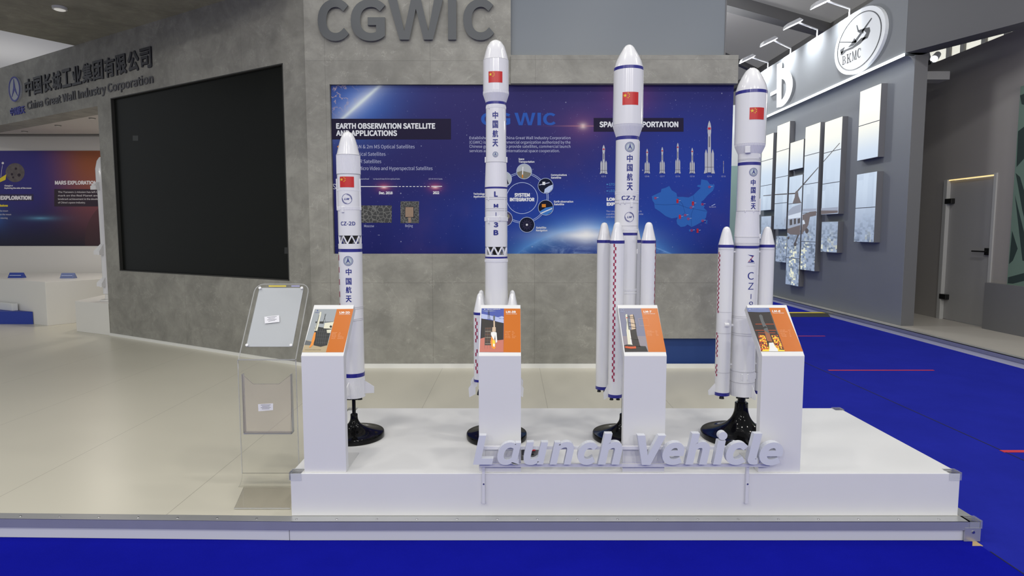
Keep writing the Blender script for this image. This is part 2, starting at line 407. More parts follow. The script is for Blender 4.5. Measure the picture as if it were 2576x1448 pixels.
for pa, pb, py, wd, lab in ((2084, 2349, 931, .028, 'red tape strip on the blue carpet, the longest, mid distance'), (2520, 2680, 1135, .04, 'red tape strip on the carpet, nearest, cut by the right frame edge'),
                        (1985, 2075, 845, .03, 'red tape strip on the carpet, farthest, behind the rightmost info pedestal')):
    A, B = onZ(pa, py, 0), onZ(pb, py, 0)
    tag(strip('floor_tape', A.x, A.y - wd / 2, B.x, A.y + wd / 2, 'red_tape'), lab, 'tape', 'red floor tapes')
# raised platform
def edgeY(x): return YF + (max(0, -1.07 - x) * .0225)
pf = [(-14, edgeY(-14)), (-1.07, YF), (XR, YF), (XR, YW + .3), (-2.0, YW + .3), (-2.0, 14.5), (-14, 14.5)]
b = MB(); b.foot([(x, y + .012) for x, y in pf[:3]] + pf[3:], 0.002, ZS - .002)
structure(b.build('platform_skirt', M['white_skirt'], origin=(0, 0, 0)))
b = MB(); b.foot([(-14, edgeY(-14) + .06), (-1.07, YF + .06), (XR - .05, YF + .06)] + [(XR - .05, YW + .3)] + pf[4:], ZS - .002, ZS)
structure(b.build('floor_platform', M['platform_sheet'], origin=(0, 0, 0)))
tr1 = MB()
tr1.foot([(-14, edgeY(-14)), (-1.07, YF), (XR, YF), (XR, YF + .004), (-1.07, YF + .004), (-14, edgeY(-14) + .004)], ZS - .042, ZS + .002)
tr1.foot([(-14, edgeY(-14)), (-1.07, YF), (XR, YF), (XR, YF + .06), (-1.07, YF + .06), (-14, edgeY(-14) + .06)], ZS - .0005, ZS + .0025)
tr1.box((XR - .06, YF, ZS - .0005), (XR, YW, ZS + .0025)); tr1.box((XR - .003, YF, ZS - .042), (XR + .001, YW, ZS + .002))
tr1.box((XR - .075, YF - .002, .003), (XR + .002, YF + .004, ZS - .03)); tr1.box((XR - .003, YF, .003), (XR + .002, YF + .06, ZS - .03))
trim = structure(tr1.build('trim_3', M['aluminium'], origin=(0, 0, 0)))
for i in range(27):
    x = -2.62 + .196 * i
    if x > XR - .03: break
    b = MB(); b.lathe([(ZS + .0025, .0065), (ZS + .0045, .005), (ZS + .0047, .0015)], x, edgeY(x) + .026, 10); b.build('screw', M['steel'], trim)
b = MB(); b.tube([(XR - .035, YF - .001, .05), (XR - .035, YF - .006, .05)], .007); b.build('screw', M['steel'], trim)
b = MB(); b.box((-1.085, YF + .0105, .003), (-1.083, YF + .0125, ZS - .042)); structure(b.build('trim_4', M['stand_dark']))

# back wall
zt = lambda py, Y=YW: onY(1288, py, Y).z
xw = lambda px, py, Y=YW: onY(px, py, Y).x
zPT, zPB, zHT, zBL = zt(212), zt(638), zt(141), zt(851)
XC = -2.047
xL, xRp, xRl = xw(829, 213), xw(1850, 213) + .0, xw(1839, 640)
xH = xw(1857, 180, YW - .04)
b = MB()
b.box((XC, YW, ZS), (xL, YW + .25, zPT)); b.box((XC, YW, zPT), (xw(1285, 60), YW + .25, 6.0))
b.box((xw(1285, 60), YW - .04, zPT), (xH, YW + .25, zHT)); b.box((xL, YW, zBL), (xRl, YW + .25, zPB))
b.box((xL, YW, ZS), (xw(1640, 880), YW + .25, zBL)); b.box((xL, YW + .08, zPB), (xRp, YW + .25, zPT))
structure(b.build('wall_back', M['concrete_back'], origin=(0, 0, 0)))
b = MB(); b.box((xw(1640, 880), YW + .06, ZS), (xw(1828, 880), YW + .2, zBL)); structure(b.build('wall_recess', M['recess_blue']))
b = MB(); b.box((XC + .01, YW - .012, ZS), (xRl, YW, ZS + .045)); structure(b.build('baseboard_back', M['white_trim']))
b = MB(); b.box((xw(1285, 60), YW + .05, zHT - .02), (xw(1828, 60), YW + .16, 6.0)); structure(b.build('wall_upper', M['panel_bluegrey']))
b = MB(); b.box((xw(1828, 60), YW + .045, zHT), (xw(1831, 60), YW + .17, 6.0)); structure(b.build('trim_5', M['stand_dark']))
# raised wall letters
def cg(ch, x0, x1, y0, y1, off):
    d = Dec(mapY(YW))
    if ch == 'W': d.glyph(W_SHAPE, x0, x1, y0, y1, M['letter_grey'], .035)
    else: d.text(ch, x0, x1, y1, y1 - y0, M['letter_grey'], coff=off, ext=.035, bbox=True, res=8)
    return d.build('wall_letter')
for ch, x0, x1, y0, y1, lab in (('C', 799, 878, -3, 103, 'large grey raised letter C on the wall, leftmost of the sign'), ('G', 882, 969, -3, 103, 'large grey raised letter G on the concrete wall'),
    ('W', 976, 1114, -1, 99.5, 'large grey raised letter W on the concrete wall'), ('I', 1127, 1148, -1, 99.5, 'large grey raised letter I on the concrete wall'),
    ('C', 1165, 1243, -3, 101, 'large grey raised letter C above the tallest rocket, rightmost of the sign')):
    tag(cg(ch, x0, x1, y0, y1, .014), lab, 'letter', 'raised grey wall letters')

# angled screen wall on the left
PA = Vector((-5.44, 8.526, 0)); PB = Vector((XC, YW + .012, 0)); UD = (PB - PA).normalized(); ND = Vector((UD.y, -UD.x, 0))
mpL = mapPl(PA, ND)
def onL(px, py, h=0): return mpL(px, py, h)
zLT = onL(60, 153).z                         # top of the beam
zLB = onL(243, 267).z                        # underside of the beam over the opening
far = PA - UD * 4.6; TH = -ND * .16
b = MB()
def wl(P, Q, z0, z1): b.foot([P, Q, Q + TH, P + TH], z0, z1)
xl = [onL(278, 250), onL(302, 683), onL(711, 155), onL(728, 703)]
s0 = PA + UD * (((xl[0] + xl[1]) / 2 - PA).dot(UD)); s1 = PA + UD * (((xl[2] + xl[3]) / 2 - PA).dot(UD))
zs0 = (xl[1].z + xl[3].z) / 2; zs1 = (xl[0].z + xl[2].z) / 2
wl(PA, s0, ZS, zLT); wl(s1, PB, ZS, zLT); wl(s0, s1, ZS, zs0); wl(s0, s1, zs1, zLT); TH = -ND * .33; wl(far, PA - UD * .0, zLB, zLT); TH = -ND * .16
b.foot([PB + UD * -.9, PB, PB + TH, PB + UD * -.9 + TH], zLT, 6.0)
structure(b.build('wall_left', M['concrete_left'], origin=(0, 0, 0)))
b = MB(); b.foot([PA, PB, PB + ND * .012, PA + ND * .012], ZS, ZS + .035); structure(b.build('baseboard_left', M['white_trim']))
sc = thing('video_wall', tuple(s0 + Vector((0, 0, zs0))), 'large black switched-off screen set into the angled concrete wall', 'screen')
b = MB(); q = -ND * .035; b.prism([s0 + q + Vector((0, 0, zs0)), s1 + q + Vector((0, 0, zs0)), s1 + q + Vector((0, 0, zs1)), s0 + q + Vector((0, 0, zs1))], -ND * .06); b.build('display', M['screen_black'], sc)
b = MB()
for P, Q, z0, z1 in ((s0, s0 + UD * .012, zs0, zs1), (s1 - UD * .012, s1, zs0, zs1), (s0, s1, zs0, zs0 + .012), (s0, s1, zs1 - .012, zs1)):
    b.foot([P + ND * .002, Q + ND * .002, Q - ND * .05, P - ND * .05], z0, z1)
b.build('bezel', M['screen_edge'], sc)
d = Dec(lambda px, py, h: onL(px, py, h - .034)); d.rect(327, 340, 341, 353, M['screen_patch'], 1); d.rect(709, 622, 724, 638, M['screen_patch'], 1); d.build('pale_square', sc)  # two slightly lighter squares on the display
# soffit slab projecting over the stage
w0 = onP(238, 125, PA, ND); e0 = onZ(238, 125, zLT); e1 = onZ(0, 76, zLT); dr = (e1 - e0).normalized()
rt = PB + UD * -.12
b = MB(); b.foot([e0 + TH * 0, rt, Vector((rt.x - .2, 4.6, 0)), e0 + dr * 3.2], zLT, zLT + .25)
structure(b.build('ceiling_soffit', M['concrete_soffit'], origin=(0, 0, 0)))
mat('lamp_off', (.75, .75, .72, 1), .3); mat('lamp_on', (1, 1, 1, 1), .3, emit=(.92, .96, 1, 1), es=6)
P = onZ(150, 18, zLT); dl = thing('downlight', tuple(P), 'round white downlight set in the dark concrete soffit', 'lamp')
b = MB(); b.lathe([(P.z + .001, .075), (P.z - .025, .072), (P.z - .03, .06)], P.x, P.y, 24); b.build('trim_ring', M['lamp_off'], dl, smooth=40)
b = MB(); b.lathe([(P.z - .0302, .056), (P.z - .034, .05)], P.x, P.y, 24); b.build('lens', mat('lamp_lens', (.85, .85, .82, 1), .2, emit=(1, .97, .9, 1), es=.35), dl)

# room seen through the opening on the left
YI = 11.6; zIC = onY(120, 338, YI).z
b = MB(); b.box((-13, YI, ZS), (-4.6, YI + .12, zIC)); structure(b.build('wall_inner', M['pale_wall']))
lf = PA + TH - UD * .05; fl = far + TH
b = MB(); b.foot([fl + TH * 1.2, PA + TH * 2.1, (-4.4, 9.2), (-4.4, YI + .2), (-13, YI + .2)], zIC, zIC + .1); structure(b.build('ceiling_inner', M['pale_ceiling'], origin=(0, 0, 0)))
b = MB(); b.box((-13, YI - .05, zIC - .035), (-4.6, YI, zIC - .005)); structure(b.build('trim_6', M['beam_grey']))
b = MB(); b.box((-4.55, 9.2, ZS), (-4.4, YI + .1, zIC)); structure(b.build('wall_inner_side', M['pale_wall']))
for px, py, lab in ((232, 297, 'recessed ceiling spot in the inner room, rightmost of three'), (146, 315, 'recessed ceiling spot in the inner room, middle of three'), (62, 330, 'recessed ceiling spot in the inner room, leftmost of three')):
    P = onZ(px, py, zIC); t = thing('ceiling_spot', tuple(P), lab, 'lamp', 'inner room ceiling spots')
    b = MB(); b.lathe([(P.z, .05), (P.z - .010, .046), (P.z - .012, .035)], P.x, P.y, 20); b.build('trim_ring', M['beam_grey'], t)
    b = MB(); b.lathe([(P.z - .0125, .032), (P.z - .015, .028)], P.x, P.y, 20); b.build('lens', M['lamp_off'], t)

# hall roof and its frame
ZR = 6.6
b = MB(); b.box((-20, 5.0, ZR), (24, 40, ZR + .05)); structure(b.build('ceiling', M['roof_membrane'], origin=(0, 0, ZR)))
def beam(name, P, Q, wd, hh):
    b = MB(); d = (Q - P).normalized(); n = Vector((-d.y, d.x, 0)) * wd / 2
    b.foot([P + n, Q + n, Q - n, P - n], P.z - hh, P.z); return structure(b.build(name, M['beam_grey']))
P, Q = onZ(1700, -45, ZR), onZ(2110, 72, ZR); beam('ceiling_beam', P + (P - Q) * 3, Q + (Q - P) * 2, .3, .25)
P, Q = onZ(1880, 192, ZR), onZ(2180, 8, ZR); beam('ceiling_rail', P + (P - Q) * 1.0, Q + (Q - P) * 1, .18, .2)
P, Q = onZ(1835, 140, ZR), onZ(1960, 200, ZR); beam('ceiling_rail.001', P + (P - Q) * .5, Q + (Q - P) * .6, .12, .15)
b = MB(); b.box((-20, 34, 0), (24, 34.2, ZR)); structure(b.build('wall_far', M['far_cream'], origin=(0, 34, 0)))

# neighbouring stand behind the right end of the back wall
YN = 16.0; XS_ = 5.785; zg = onY(1870, 417, YN).z
b = MB(); b.box((2.5, YN, zg), (XS_, YN + .1, 4.6)); structure(b.build('wall_neighbour_top', M['far_cream']))
b = MB(); b.box((2.5, YN, 0), (XS_, YN + .1, zg)); structure(b.build('wall_neighbour_bottom', M['far_green']))

# stand on the right
XS, XD = 5.79, 6.92
b = MB(); b.foot([(5.62, 4.5), (9.5, 4.5), (9.5, 20), (5.62, 20)], 0, ZS); structure(b.build('floor_right_stand', mat('stand_floor', (.46, .43, .38, 1), .4, var=.05), origin=(0, 0, 0)))
b = MB(); b.box((5.605, 4.5, ZS - .045), (5.625, 20, ZS + .004)); b.box((5.605, 4.5, ZS), (5.70, 20, ZS + .004)); structure(b.build('trim_7', M['aluminium']))
b = MB(); b.box((5.612, 4.5, 0), (5.619, 20, ZS - .05)); structure(b.build('baseboard_right', M['white_skirt']))
YC = onX(2265, 822, XS).y
zST = onX(2296, 130, XS - .14).z
b = MB(); b.box((XS, YC, ZS), (XS + .19, YN + .2, zST)); structure(b.build('wall_right', M['stand_grey']))
b = MB(); b.box((XS + .005, YC - .004, ZS), (XS + .19, YC, zST)); structure(b.build('wall_right_end', M['stand_dark']))
zFT = onX(2050, 95, XS - .14).z
b = MB(); b.box((XS - .14, YC, zST + .03), (XS + .19, 16.2, zFT)); structure(b.build('wall_fascia', mat('fascia_grey', (.185, .195, .205, 1), .6)))
mat('strip_led', (1, 1, 1, 1), .4, emit=(.90, .96, 1, 1), es=4)
b = MB(); b.box((XS - .165, YC + .005, zST - .012), (XS - .141, 16, zST + .026)); tag(b.build('light_strip', M['strip_led'], bevel=.006), 'long bright linear light strip under the grey fascia', 'lamp')
b = MB(); cv = [(XS - .12 + .12 * math.cos(R(a)), zST - .20 + .19 * math.sin(R(a))) for a in range(0, 91, 9)] + [(XS - .001, zST - .01)]
b.prism([(x, YC + .002, z) for x, z in cv], (0, 6.5, 0)); structure(b.build('trim_8', M['stand_grey'], smooth=30))
fd = Vector((.41, -.91, 0)).normalized(); f0 = Vector((XS - .14, YC - .005, 0)); f1 = f0 + fd * 4; fn = Vector((fd.y, -fd.x, 0)) * -.3
b = MB(); b.foot([f0, f1, f1 + fn, f0 + fn], zST + .03, zFT + 1.0); structure(b.build('wall_header', M['stand_fascia'], origin=(0, 0, 0)))
b = MB(); b.box((XS + .19, YC + .35, onX(2328, 187, XS + .19).z), (XS + .75, YC + .6, onX(2328, 166, XS + .19).z)); structure(b.build('ceiling_bracket', M['light_grey']))
zDT = onX(2345, 160, XD).z
b = MB()
dj0, dj1 = onX(2362, 797, XD), onX(2481, 826, XD); dY0, dY1 = dj0.y, dj1.y; zDo = onX(2440, 446, XD).z
b.box((XD, 4.5, ZS), (XD + .12, dY1, zDT)); b.box((XD, dY0, ZS), (XD + .12, 14, zDT)); b.box((XD, dY1, zDo), (XD + .12, dY0, zDT))
structure(b.build('wall_door', M['stand_taupe']))
b = MB(); b.box((XD + .19, 12.2, ZS), (XD + .3, 20, zDT)); structure(b.build('wall_door_back', M['stand_taupe']))
do = thing('door_1', (XD, (dY0 + dY1) / 2, ZS), 'grey flush door with black hinges and a lever handle', 'door'); do['kind'] = 'structure'
b = MB(); b.box((XD + .03, dY1 + .02, ZS + .01), (XD + .07, dY0 - .05, zDo - .02)); b.build('door_leaf', M['door_grey'], do)
b = MB()
b.box((XD - .03, dY0 - .05, ZS), (XD + .03, dY0 + .03, zDo)); b.box((XD - .02, dY1 - .03, ZS), (XD + .03, dY1 + .02, zDo + .02)); b.build('door_frame', M['light_grey'], do)
b = MB(); b.box((XD - .004, dY1, zDo - .015), (XD + .02, dY0 - .05, zDo + .0)); b.build('door_light_gap', M['brass_light'], do)
for py in (507, 745):
    z = onX(2372, py, XD).z; b = MB(); b.box((XD - .035, dY0 - .17, z - .04), (XD + .03, dY0 - .02, z + .04)); b.build('door_hinge', M['black_metal'], do, bevel=.005)
z = onX(2470, 632, XD).z; b = MB(); b.box((XD + .0, dY1 + .03, z - .05), (XD + .03, dY1 + .14, z + .05)); b.tube([(XD - .03, dY1 + .10, z), (XD - .03, dY1 + .35, z + .0)], .011); b.tube([(XD + .02, dY1 + .10, z), (XD - .03, dY1 + .10, z)], .012)
b.build('door_handle', M['black_metal'], do)
zLo = onX(2487, 711, XD - .08).z
b = MB(); b.box((XD - .10, 4.5, ZS), (XD - .0, dY1 - .05, zLo)); structure(b.build('wall_low', M['stand_dark']))
# green graphic board at the right edge of the view
gp = thing('graphic_board', (XD - .02, 7.5, 1), 'green board with dark leaf shapes at the right edge', 'board')
gA, gB = onX(2565, 218, XD - .03), onX(2533, 716, XD - .03)
b = MB(); b.box((XD - .03, 6.2, gB.z), (XD - .001, gB.y, gA.z)); b.build('panel', M['green_panel'], gp)
d = Dec(mapX(XD - .03), .001)
for pts in ([(2561, 330), (2600, 300), (2600, 372), (2557, 420)], [(2553, 490), (2580, 600), (2590, 660), (2572, 655)], [(2546, 580), (2560, 625), (2548, 655), (2538, 664)], [(2536, 697), (2600, 680), (2600, 700), (2548, 713), (2535, 712)],
            [(2555, 435), (2566, 445), (2600, 560), (2600, 640), (2572, 530)], [(2566, 240), (2600, 225), (2600, 270), (2570, 262)]):
    d.poly(pts, M['green_dark'])
d.build('printed_leaves', gp)
# glow band added for lit hall ceiling and a spotlight seen over the door wall
mat('lit_ceiling_glow', (.8, .8, .7, 1), .4, emit=(1, .97, .84, 1), es=.55)
XWn = 8.3; wn = bpy.data.objects.new('lit_ceiling_1', None); COL.objects.link(wn); wn.location = (XWn, 9, 4); WORLD['lit_ceiling_1'] = Vector((XWn, 9, 4)); structure(wn)
q = [onX(2338, 128, XWn), onX(2345, 158, XWn), onX(2600, 78, XWn), onX(2600, 40, XWn)]
b = MB(); b.prism(q, (.04, 0, 0)); b.build('pane', M['lit_ceiling_glow'], wn)
for px in (2392, 2428, 2482, 2540):
    t = (px - 2338) / 262; A, B = onX(px, 128 - 88 * t, XWn), onX(px, 160 - 80 * t, XWn); b = MB(); b.box((XWn - .05, A.y - .05, B.z), (XWn - .005, A.y + .05, A.z)); b.build('ceiling_bar', M['beam_grey'], wn)
sp = onX(2350, 148, XD + .05); sp.z = max(sp.z, zDT + .07); t = thing('spotlight', tuple(sp), 'small bright spotlight above the grey door wall', 'lamp')
b = MB(); b.box((sp.x - .03, sp.y + .02, zDT), (sp.x + .03, sp.y + .1, sp.z)); b.build('bracket', M['black_metal'], t)
b = MB(); b.tube([sp + Vector((.12, .1, .1)), sp], [.05, .06], 12); b.build('housing', M['light_grey'], t)
b = MB(); b.tube([sp + Vector((-.002, -.0017, -.0017)), sp + Vector((-.012, -.01, -.01))], .05, 12); b.build('lens', M['lamp_on'], t)

# ================================================================== plinth, pedestals, letters
mat('rail_white', (.78, .78, .80, 1), .4)
ZP = .319; YB = 4.185; XP0, XP1 = -1.088, 2.20
pl = thing('display_plinth', (.55, 3.6, ZS), 'long low white plinth carrying the four rocket models', 'plinth')
b = MB(); b.box((XP0, YP, ZS + .0026), (XP1, YB, ZP)); b.build('body', M['white_board'], pl, bevel=.003)
clear_plastic('guard_plastic', (.97, .975, .985, 1), .12, .12, (.75, .77, .8, 1))
for x, y, z, sx, sy, lab in ((XP0, YP, ZP, 1, 1, 'clear plastic corner guard on the front left plinth corner'), (XP1, YP, ZP, -1, 1, 'clear plastic corner guard on the front right plinth corner'),
                          (XP0, YB, ZP, 1, -1, 'clear plastic corner guard on the back left plinth corner'), (XP1, YB, ZP, -1, -1, 'clear plastic corner guard on the back right plinth corner'),
                          (XR + .001, YF, ZS + .003, -1, 1, 'clear plastic corner guard on the platform edge, lowest at right')):
    b = MB(); t = .006; L = .055
    def cb(x0, y0, z0, x1, y1, z1):
        xs = sorted((x + sx * x0, x + sx * x1)); ys = sorted((y + sy * y0, y + sy * y1)); b.box((xs[0], ys[0], z + z0), (xs[1], ys[1], z + z1))
    cb(-t, -t, .0005, L, L, t); cb(-t, -t, -.035, L, -.0005, .0005); cb(-t, -.0005, -.035, -.0005, L, .0005)
    tag(b.build('corner_guard', M['guard_plastic'], bevel=.003), lab, 'guard', 'clear corner guards')

# info pedestals with 45 degree tops
mat('print_orange', (.60, .15, .0, 1), .35); mat('print_white', (.85, .85, .83, 1), .4); mat('print_pale_orange', S(240, 190, 150, .9), .4)
mat('print_sky', S(150, 156, 160, .9), .4); mat('print_ground', S(172, 156, 124, .9), .4); mat('print_dark', (.018, .02, .02, 1), .4); mat('print_mid', S(92, 96, 98, .9), .4)
mat('print_flame', S(226, 140, 50, .9), .4); mat('print_flame_yellow', S(240, 205, 60, .9), .4); mat('print_ivory', S(214, 212, 190, .9), .4)
mat('print_blue', S(45, 65, 150, .9), .4); mat('print_cloud', S(170, 180, 215, .9), .4); mat('print_skyblue', S(66, 82, 160, .9), .4)
mat('print_smoke', S(190, 112, 96, .9), .4); mat('print_dusk', S(118, 120, 142, .9), .4); mat('print_dusk_low', S(140, 132, 140, .9), .4)
mat('print_tan', S(200, 176, 150, .9), .4); mat('print_brown', S(70, 55, 48, .9), .4); mat('print_night', S(38, 32, 30, .9), .4); mat('print_ember', S(196, 80, 30, .9), .4)
mat('print_rust', S(150, 92, 60, .9), .4); mat('print_red', S(200, 40, 40, .9), .4); mat('print_bluegrey', S(110, 122, 165, .9), .4)
PW, PZ, PD = .206, .90, .225
for i, (pxl, lab) in enumerate(((757.2, 'white info pedestal with slanted orange panel, leftmost, beside the clear leaflet stand'), (1203.8, 'white info pedestal in front of the tallest rocket, photo of a blue-sky liftoff'),
                               (1570.4, 'white info pedestal with a photo of a rocket beside its launch tower at dusk'), (1917.4, 'white info pedestal, rightmost, photo of a fiery night launch'))):
    Y0 = YP + .012; x0 = onY(pxl, 895, Y0).x; x1 = x0 + PW
    t = thing('info_pedestal', ((x0 + x1) / 2, Y0 + PD / 2, ZP), lab, 'pedestal', 'white info pedestals')
    b = MB(); b.prism([(x0, Y0, ZP + .0005), (x0, Y0, PZ), (x0, Y0 + PD, PZ + PD * .99), (x0, Y0 + PD + .030, PZ + PD * .99 - .030), (x0, Y0 + .045, PZ - .018), (x0, Y0 + .045, ZP + .0005)], (PW, 0, 0)); b.build('bent_board', M['white_board'], t, bevel=.0015)
    b = MB(); b.box((x0 + .002, Y0 + .0455, ZP + .0005), (x1 - .002, Y0 + .27, ZP + .005)); b.build('foot_plate', mat('plate_grey', (.66, .66, .66, 1), .4), t)
    sn = Vector((0, -1, 1.0)).normalized(); sp = Vector((0, Y0, PZ)); sd = Vector((0, 1, .99)).normalized()
    mp = mapPl(sp, sn); d = Dec(mp, .00025)
    sx, ox, oy = ((10.34, 760, 760), (10.346, 1195, 760), (9.987, 1540, 755), (9.989, 1860, 755))[i]
    q = lambda *pts: [(ox + a / sx, oy + c / sx) for a, c in pts]
    qr = ([(332, 176), (905, 176), (1340, 170), (1075, 1300), (620, 1300), (2, 1300)], [(172, 158), (752, 162), (1180, 165), (1192, 1303), (738, 1300), (118, 1295)],
          [(160, 202), (722, 202), (1135, 202), (1355, 1298), (912, 1298), (318, 1298)], [(172, 188), (742, 188), (1148, 188), (1602, 1285), (1142, 1285), (560, 1285)])[i]
    TL, TM, TR, BR, BM, BL = qr
    d.poly(q(TL, TM, BM, BL), M[('print_sky', 'print_skyblue', 'print_dusk', 'print_night')[i]], 2)
    d.poly(q(TM, TR, BR, BM), M['print_orange'], 2)
    if i == 0:
        d.poly(q((92, 990), (705, 990), (620, 1300), (2, 1300)), M['print_ground'], 3); d.poly(q((92, 990), (270, 1030), (240, 1120), (60, 1110)), M['print_mid'], 4)
        d.poly(q((330, 660), (430, 640), (760, 690), (650, 1120), (480, 1160), (300, 1120)), M['print_dark'], 4)
        for k in range(5): d.line(ox + (420 + 55 * k) / sx, oy + 700 / sx, ox + (360 + 55 * k) / sx, oy + 1090 / sx, .45, M['print_mid'], 5)
        for k in range(4): d.line(ox + 380 / sx, oy + (760 + 95 * k) / sx, ox + 720 / sx, oy + (770 + 95 * k) / sx, .4, M['print_mid'], 5)
        d.poly(q((590, 545), (830, 505), (770, 690), (560, 680)), M['print_ivory'], 5); d.disc(ox + 748 / sx, oy + 636 / sx, 3, M['print_dark'], 6)
        d.poly(q((640, 720), (765, 710), (735, 800), (650, 800)), M['print_ivory'], 5)
        d.poly(q((350, 500), (560, 500), (560, 560), (350, 545)), M['print_dark'], 4); d.line(ox + 450 / sx, oy + 520 / sx, ox + 815 / sx, oy + 510 / sx, 1, M['print_dark'], 5)
        d.line(ox + 620 / sx, oy + 300 / sx, ox + 550 / sx, oy + 520 / sx, 1.2, M['print_dark'], 4); d.line(ox + 580 / sx, oy + 300 / sx, ox + 610 / sx, oy + 520 / sx, .8, M['print_mid'], 4)
        d.poly(q((465, 265), (490, 245), (505, 270), (495, 330), (470, 430), (440, 570), (395, 745), (320, 745), (375, 560), (415, 440), (445, 330)), M['print_ivory'], 6)
        d.line(ox + 445 / sx, oy + 330 / sx, ox + 350 / sx, oy + 730 / sx, 1.4, M['print_mid'], 7)
        d.poly(q((315, 790), (360, 785), (335, 960), (290, 1110), (215, 1180), (185, 1180), (240, 1060), (270, 930)), M['print_flame'], 7)
        d.text('中国航天', ox + 335 / sx, ox + 445 / sx, oy + 278 / sx, 2.0, M['print_blue'], layer=7, bbox=True)
        d.poly(q((405, 195), (420, 230), (385, 230)), M['print_blue'], 7); d.text('CZ-2D LAUNCH VEHICLE TAIYUAN', ox + 75 / sx, ox + 490 / sx, oy + 1246 / sx, 1.5, M['print_dark'], layer=7)
        ti, tx, ty, sub = 'LM-2D', (975, 1243), 290, (965, 1250, 322); rows = [(780, 910, 965, 1000, 795), (775, 880, 945, 1010, 825), (770, 880, 935, 985, 853), (765, 890, 930, 1035, 885), (760, 870, 925, 1080, 915), (755, 860, 915, 1075, 948)]
    if i == 1:
        d.poly(q((170, 300), (330, 330), (560, 380), (745, 440), (745, 540), (600, 510), (380, 440), (165, 430)), M['print_cloud'], 3)
        d.poly(q((600, 390), (700, 360), (745, 380), (745, 420), (640, 440)), M['print_cloud'], 3); d.poly(q((170, 215), (420, 200), (560, 230), (300, 260)), M['print_bluegrey'], 3)
        d.poly(q((165, 422), (300, 450), (430, 470), (540, 500), (742, 545), (738, 1020), (140, 1020)), M['print_night'], 4)
        d.poly(q((140, 950), (300, 900), (450, 960), (600, 990), (738, 975), (738, 1300), (118, 1295)), M['print_smoke'], 5)
        d.poly(q((270, 660), (420, 650), (430, 1120), (250, 1120)), M['print_brown'], 6)
        for k in range(6): d.line(ox + 265 / sx, oy + (680 + 80 * k) / sx, ox + 425 / sx, oy + (680 + 80 * k) / sx, .5, M['print_ivory'] if k % 2 else M['print_rust'], 7)
        for xx in (260, 330, 400): d.line(ox + xx / sx, oy + 660 / sx, ox + (xx - 10) / sx, oy + 1210 / sx, .5, M['print_mid'], 7)
        d.line(ox + 350 / sx, oy + 215 / sx, ox + 335 / sx, oy + 440 / sx, .8, M['print_dark'], 7); d.line(ox + 365 / sx, oy + 215 / sx, ox + 388 / sx, oy + 440 / sx, .8, M['print_dark'], 7)
        for k in range(5): d.line(ox + 342 / sx, oy + (260 + 40 * k) / sx, ox + (372 + 3 * k) / sx, oy + (260 + 40 * k) / sx, .6, M['print_dark'], 7)
        d.poly(q((430, 880), (470, 860), (500, 1050), (540, 1180), (500, 1230), (440, 1190), (400, 1040)), M['print_flame'], 7)
        d.poly(q((415, 785), (450, 780), (480, 770), (540, 780), (562, 800), (578, 1040), (540, 1060), (520, 850), (500, 1000), (440, 900), (415, 850)), M['print_white'], 8)
        d.poly(q((455, 980), (520, 1000), (525, 1120), (500, 1180), (460, 1130)), M['print_flame_yellow'], 8); d.poly(q((470, 1080), (515, 1090), (510, 1165), (470, 1150)), M['print_white'], 9)
        d.poly(q((480, 650), (478, 480), (475, 370), (495, 335), (518, 370), (515, 480), (520, 650), (540, 655), (540, 765), (550, 770), (420, 770), (445, 760), (450, 655)), M['print_tan'], 8)
        d.poly(q((478, 480), (475, 370), (495, 335), (518, 370), (515, 480)), M['print_mid'], 9)
        d.text('中国长城工业集团有限公司', ox + 305 / sx, ox + 655 / sx, oy + 203 / sx, 2.4, M['print_white'], layer=9, bbox=True); d.poly(q((255, 172), (270, 200), (240, 200)), M['print_white'], 9)
        ti, tx, ty, sub = 'LM-3B', (805, 1062), 275, (808, 1090, 312); rows = [(780, 925, 960, 1010, 768), (780, 880, 960, 1030, 808), (780, 890, 960, 1000, 848), (780, 915, 960, 1070, 890), (780, 920, 960, 1045, 930)]
    if i == 2:
        d.poly(q((262, 900), (845, 900), (912, 1298), (318, 1298)), M['print_dusk_low'], 3)
        d.poly(q((300, 1130), (600, 1120), (730, 1150), (850, 1170), (900, 1290), (318, 1298)), M['print_night'], 4)
        d.poly(q((330, 375), (350, 350), (378, 352), (400, 385), (405, 440), (415, 560), (440, 740), (480, 1090), (520, 1120), (400, 1120), (385, 980), (360, 740), (365, 560), (340, 440)), M['print_ivory'], 6)
        d.poly(q((378, 352), (400, 385), (405, 440), (415, 560), (440, 740), (410, 740), (380, 540)), M['print_mid'], 7); d.poly(q((350, 430), (380, 430), (380, 455), (352, 455)), M['print_red'], 8)
        d.poly(q((355, 745), (375, 760), (420, 1110), (395, 1110)), M['print_ivory'], 7); d.poly(q((425, 740), (445, 760), (495, 1110), (465, 1110)), M['print_white'], 8)
        d.poly(q((440, 370), (515, 355), (560, 560), (585, 720), (490, 740), (460, 540)), M['print_tan'], 5)
        d.poly(q((515, 355), (540, 370), (590, 620), (620, 860), (710, 1170), (520, 1150), (440, 740), (590, 730)), M['print_brown'], 4)
        d.poly(q((590, 720), (625, 880), (690, 1150), (520, 1150), (460, 760)), M['print_night'], 5)
        for yy in (400, 440, 565, 660, 965): d.line(ox + (400 + (yy - 400) * .1) / sx, oy + yy / sx, ox + (560 + (yy - 400) * .18) / sx, oy + (yy + 28) / sx, .9, M['print_dark'], 8)
        d.poly(q((310, 1165), (400, 1150), (595, 1160), (600, 1215), (470, 1220), (330, 1200)), M['print_ember'], 8); d.poly(q((320, 1120), (430, 1115), (540, 1130), (550, 1165), (400, 1165)), M['print_night'], 9)
        d.poly(q((730, 1150), (840, 1155), (850, 1225), (735, 1220)), M['print_dark'], 6)
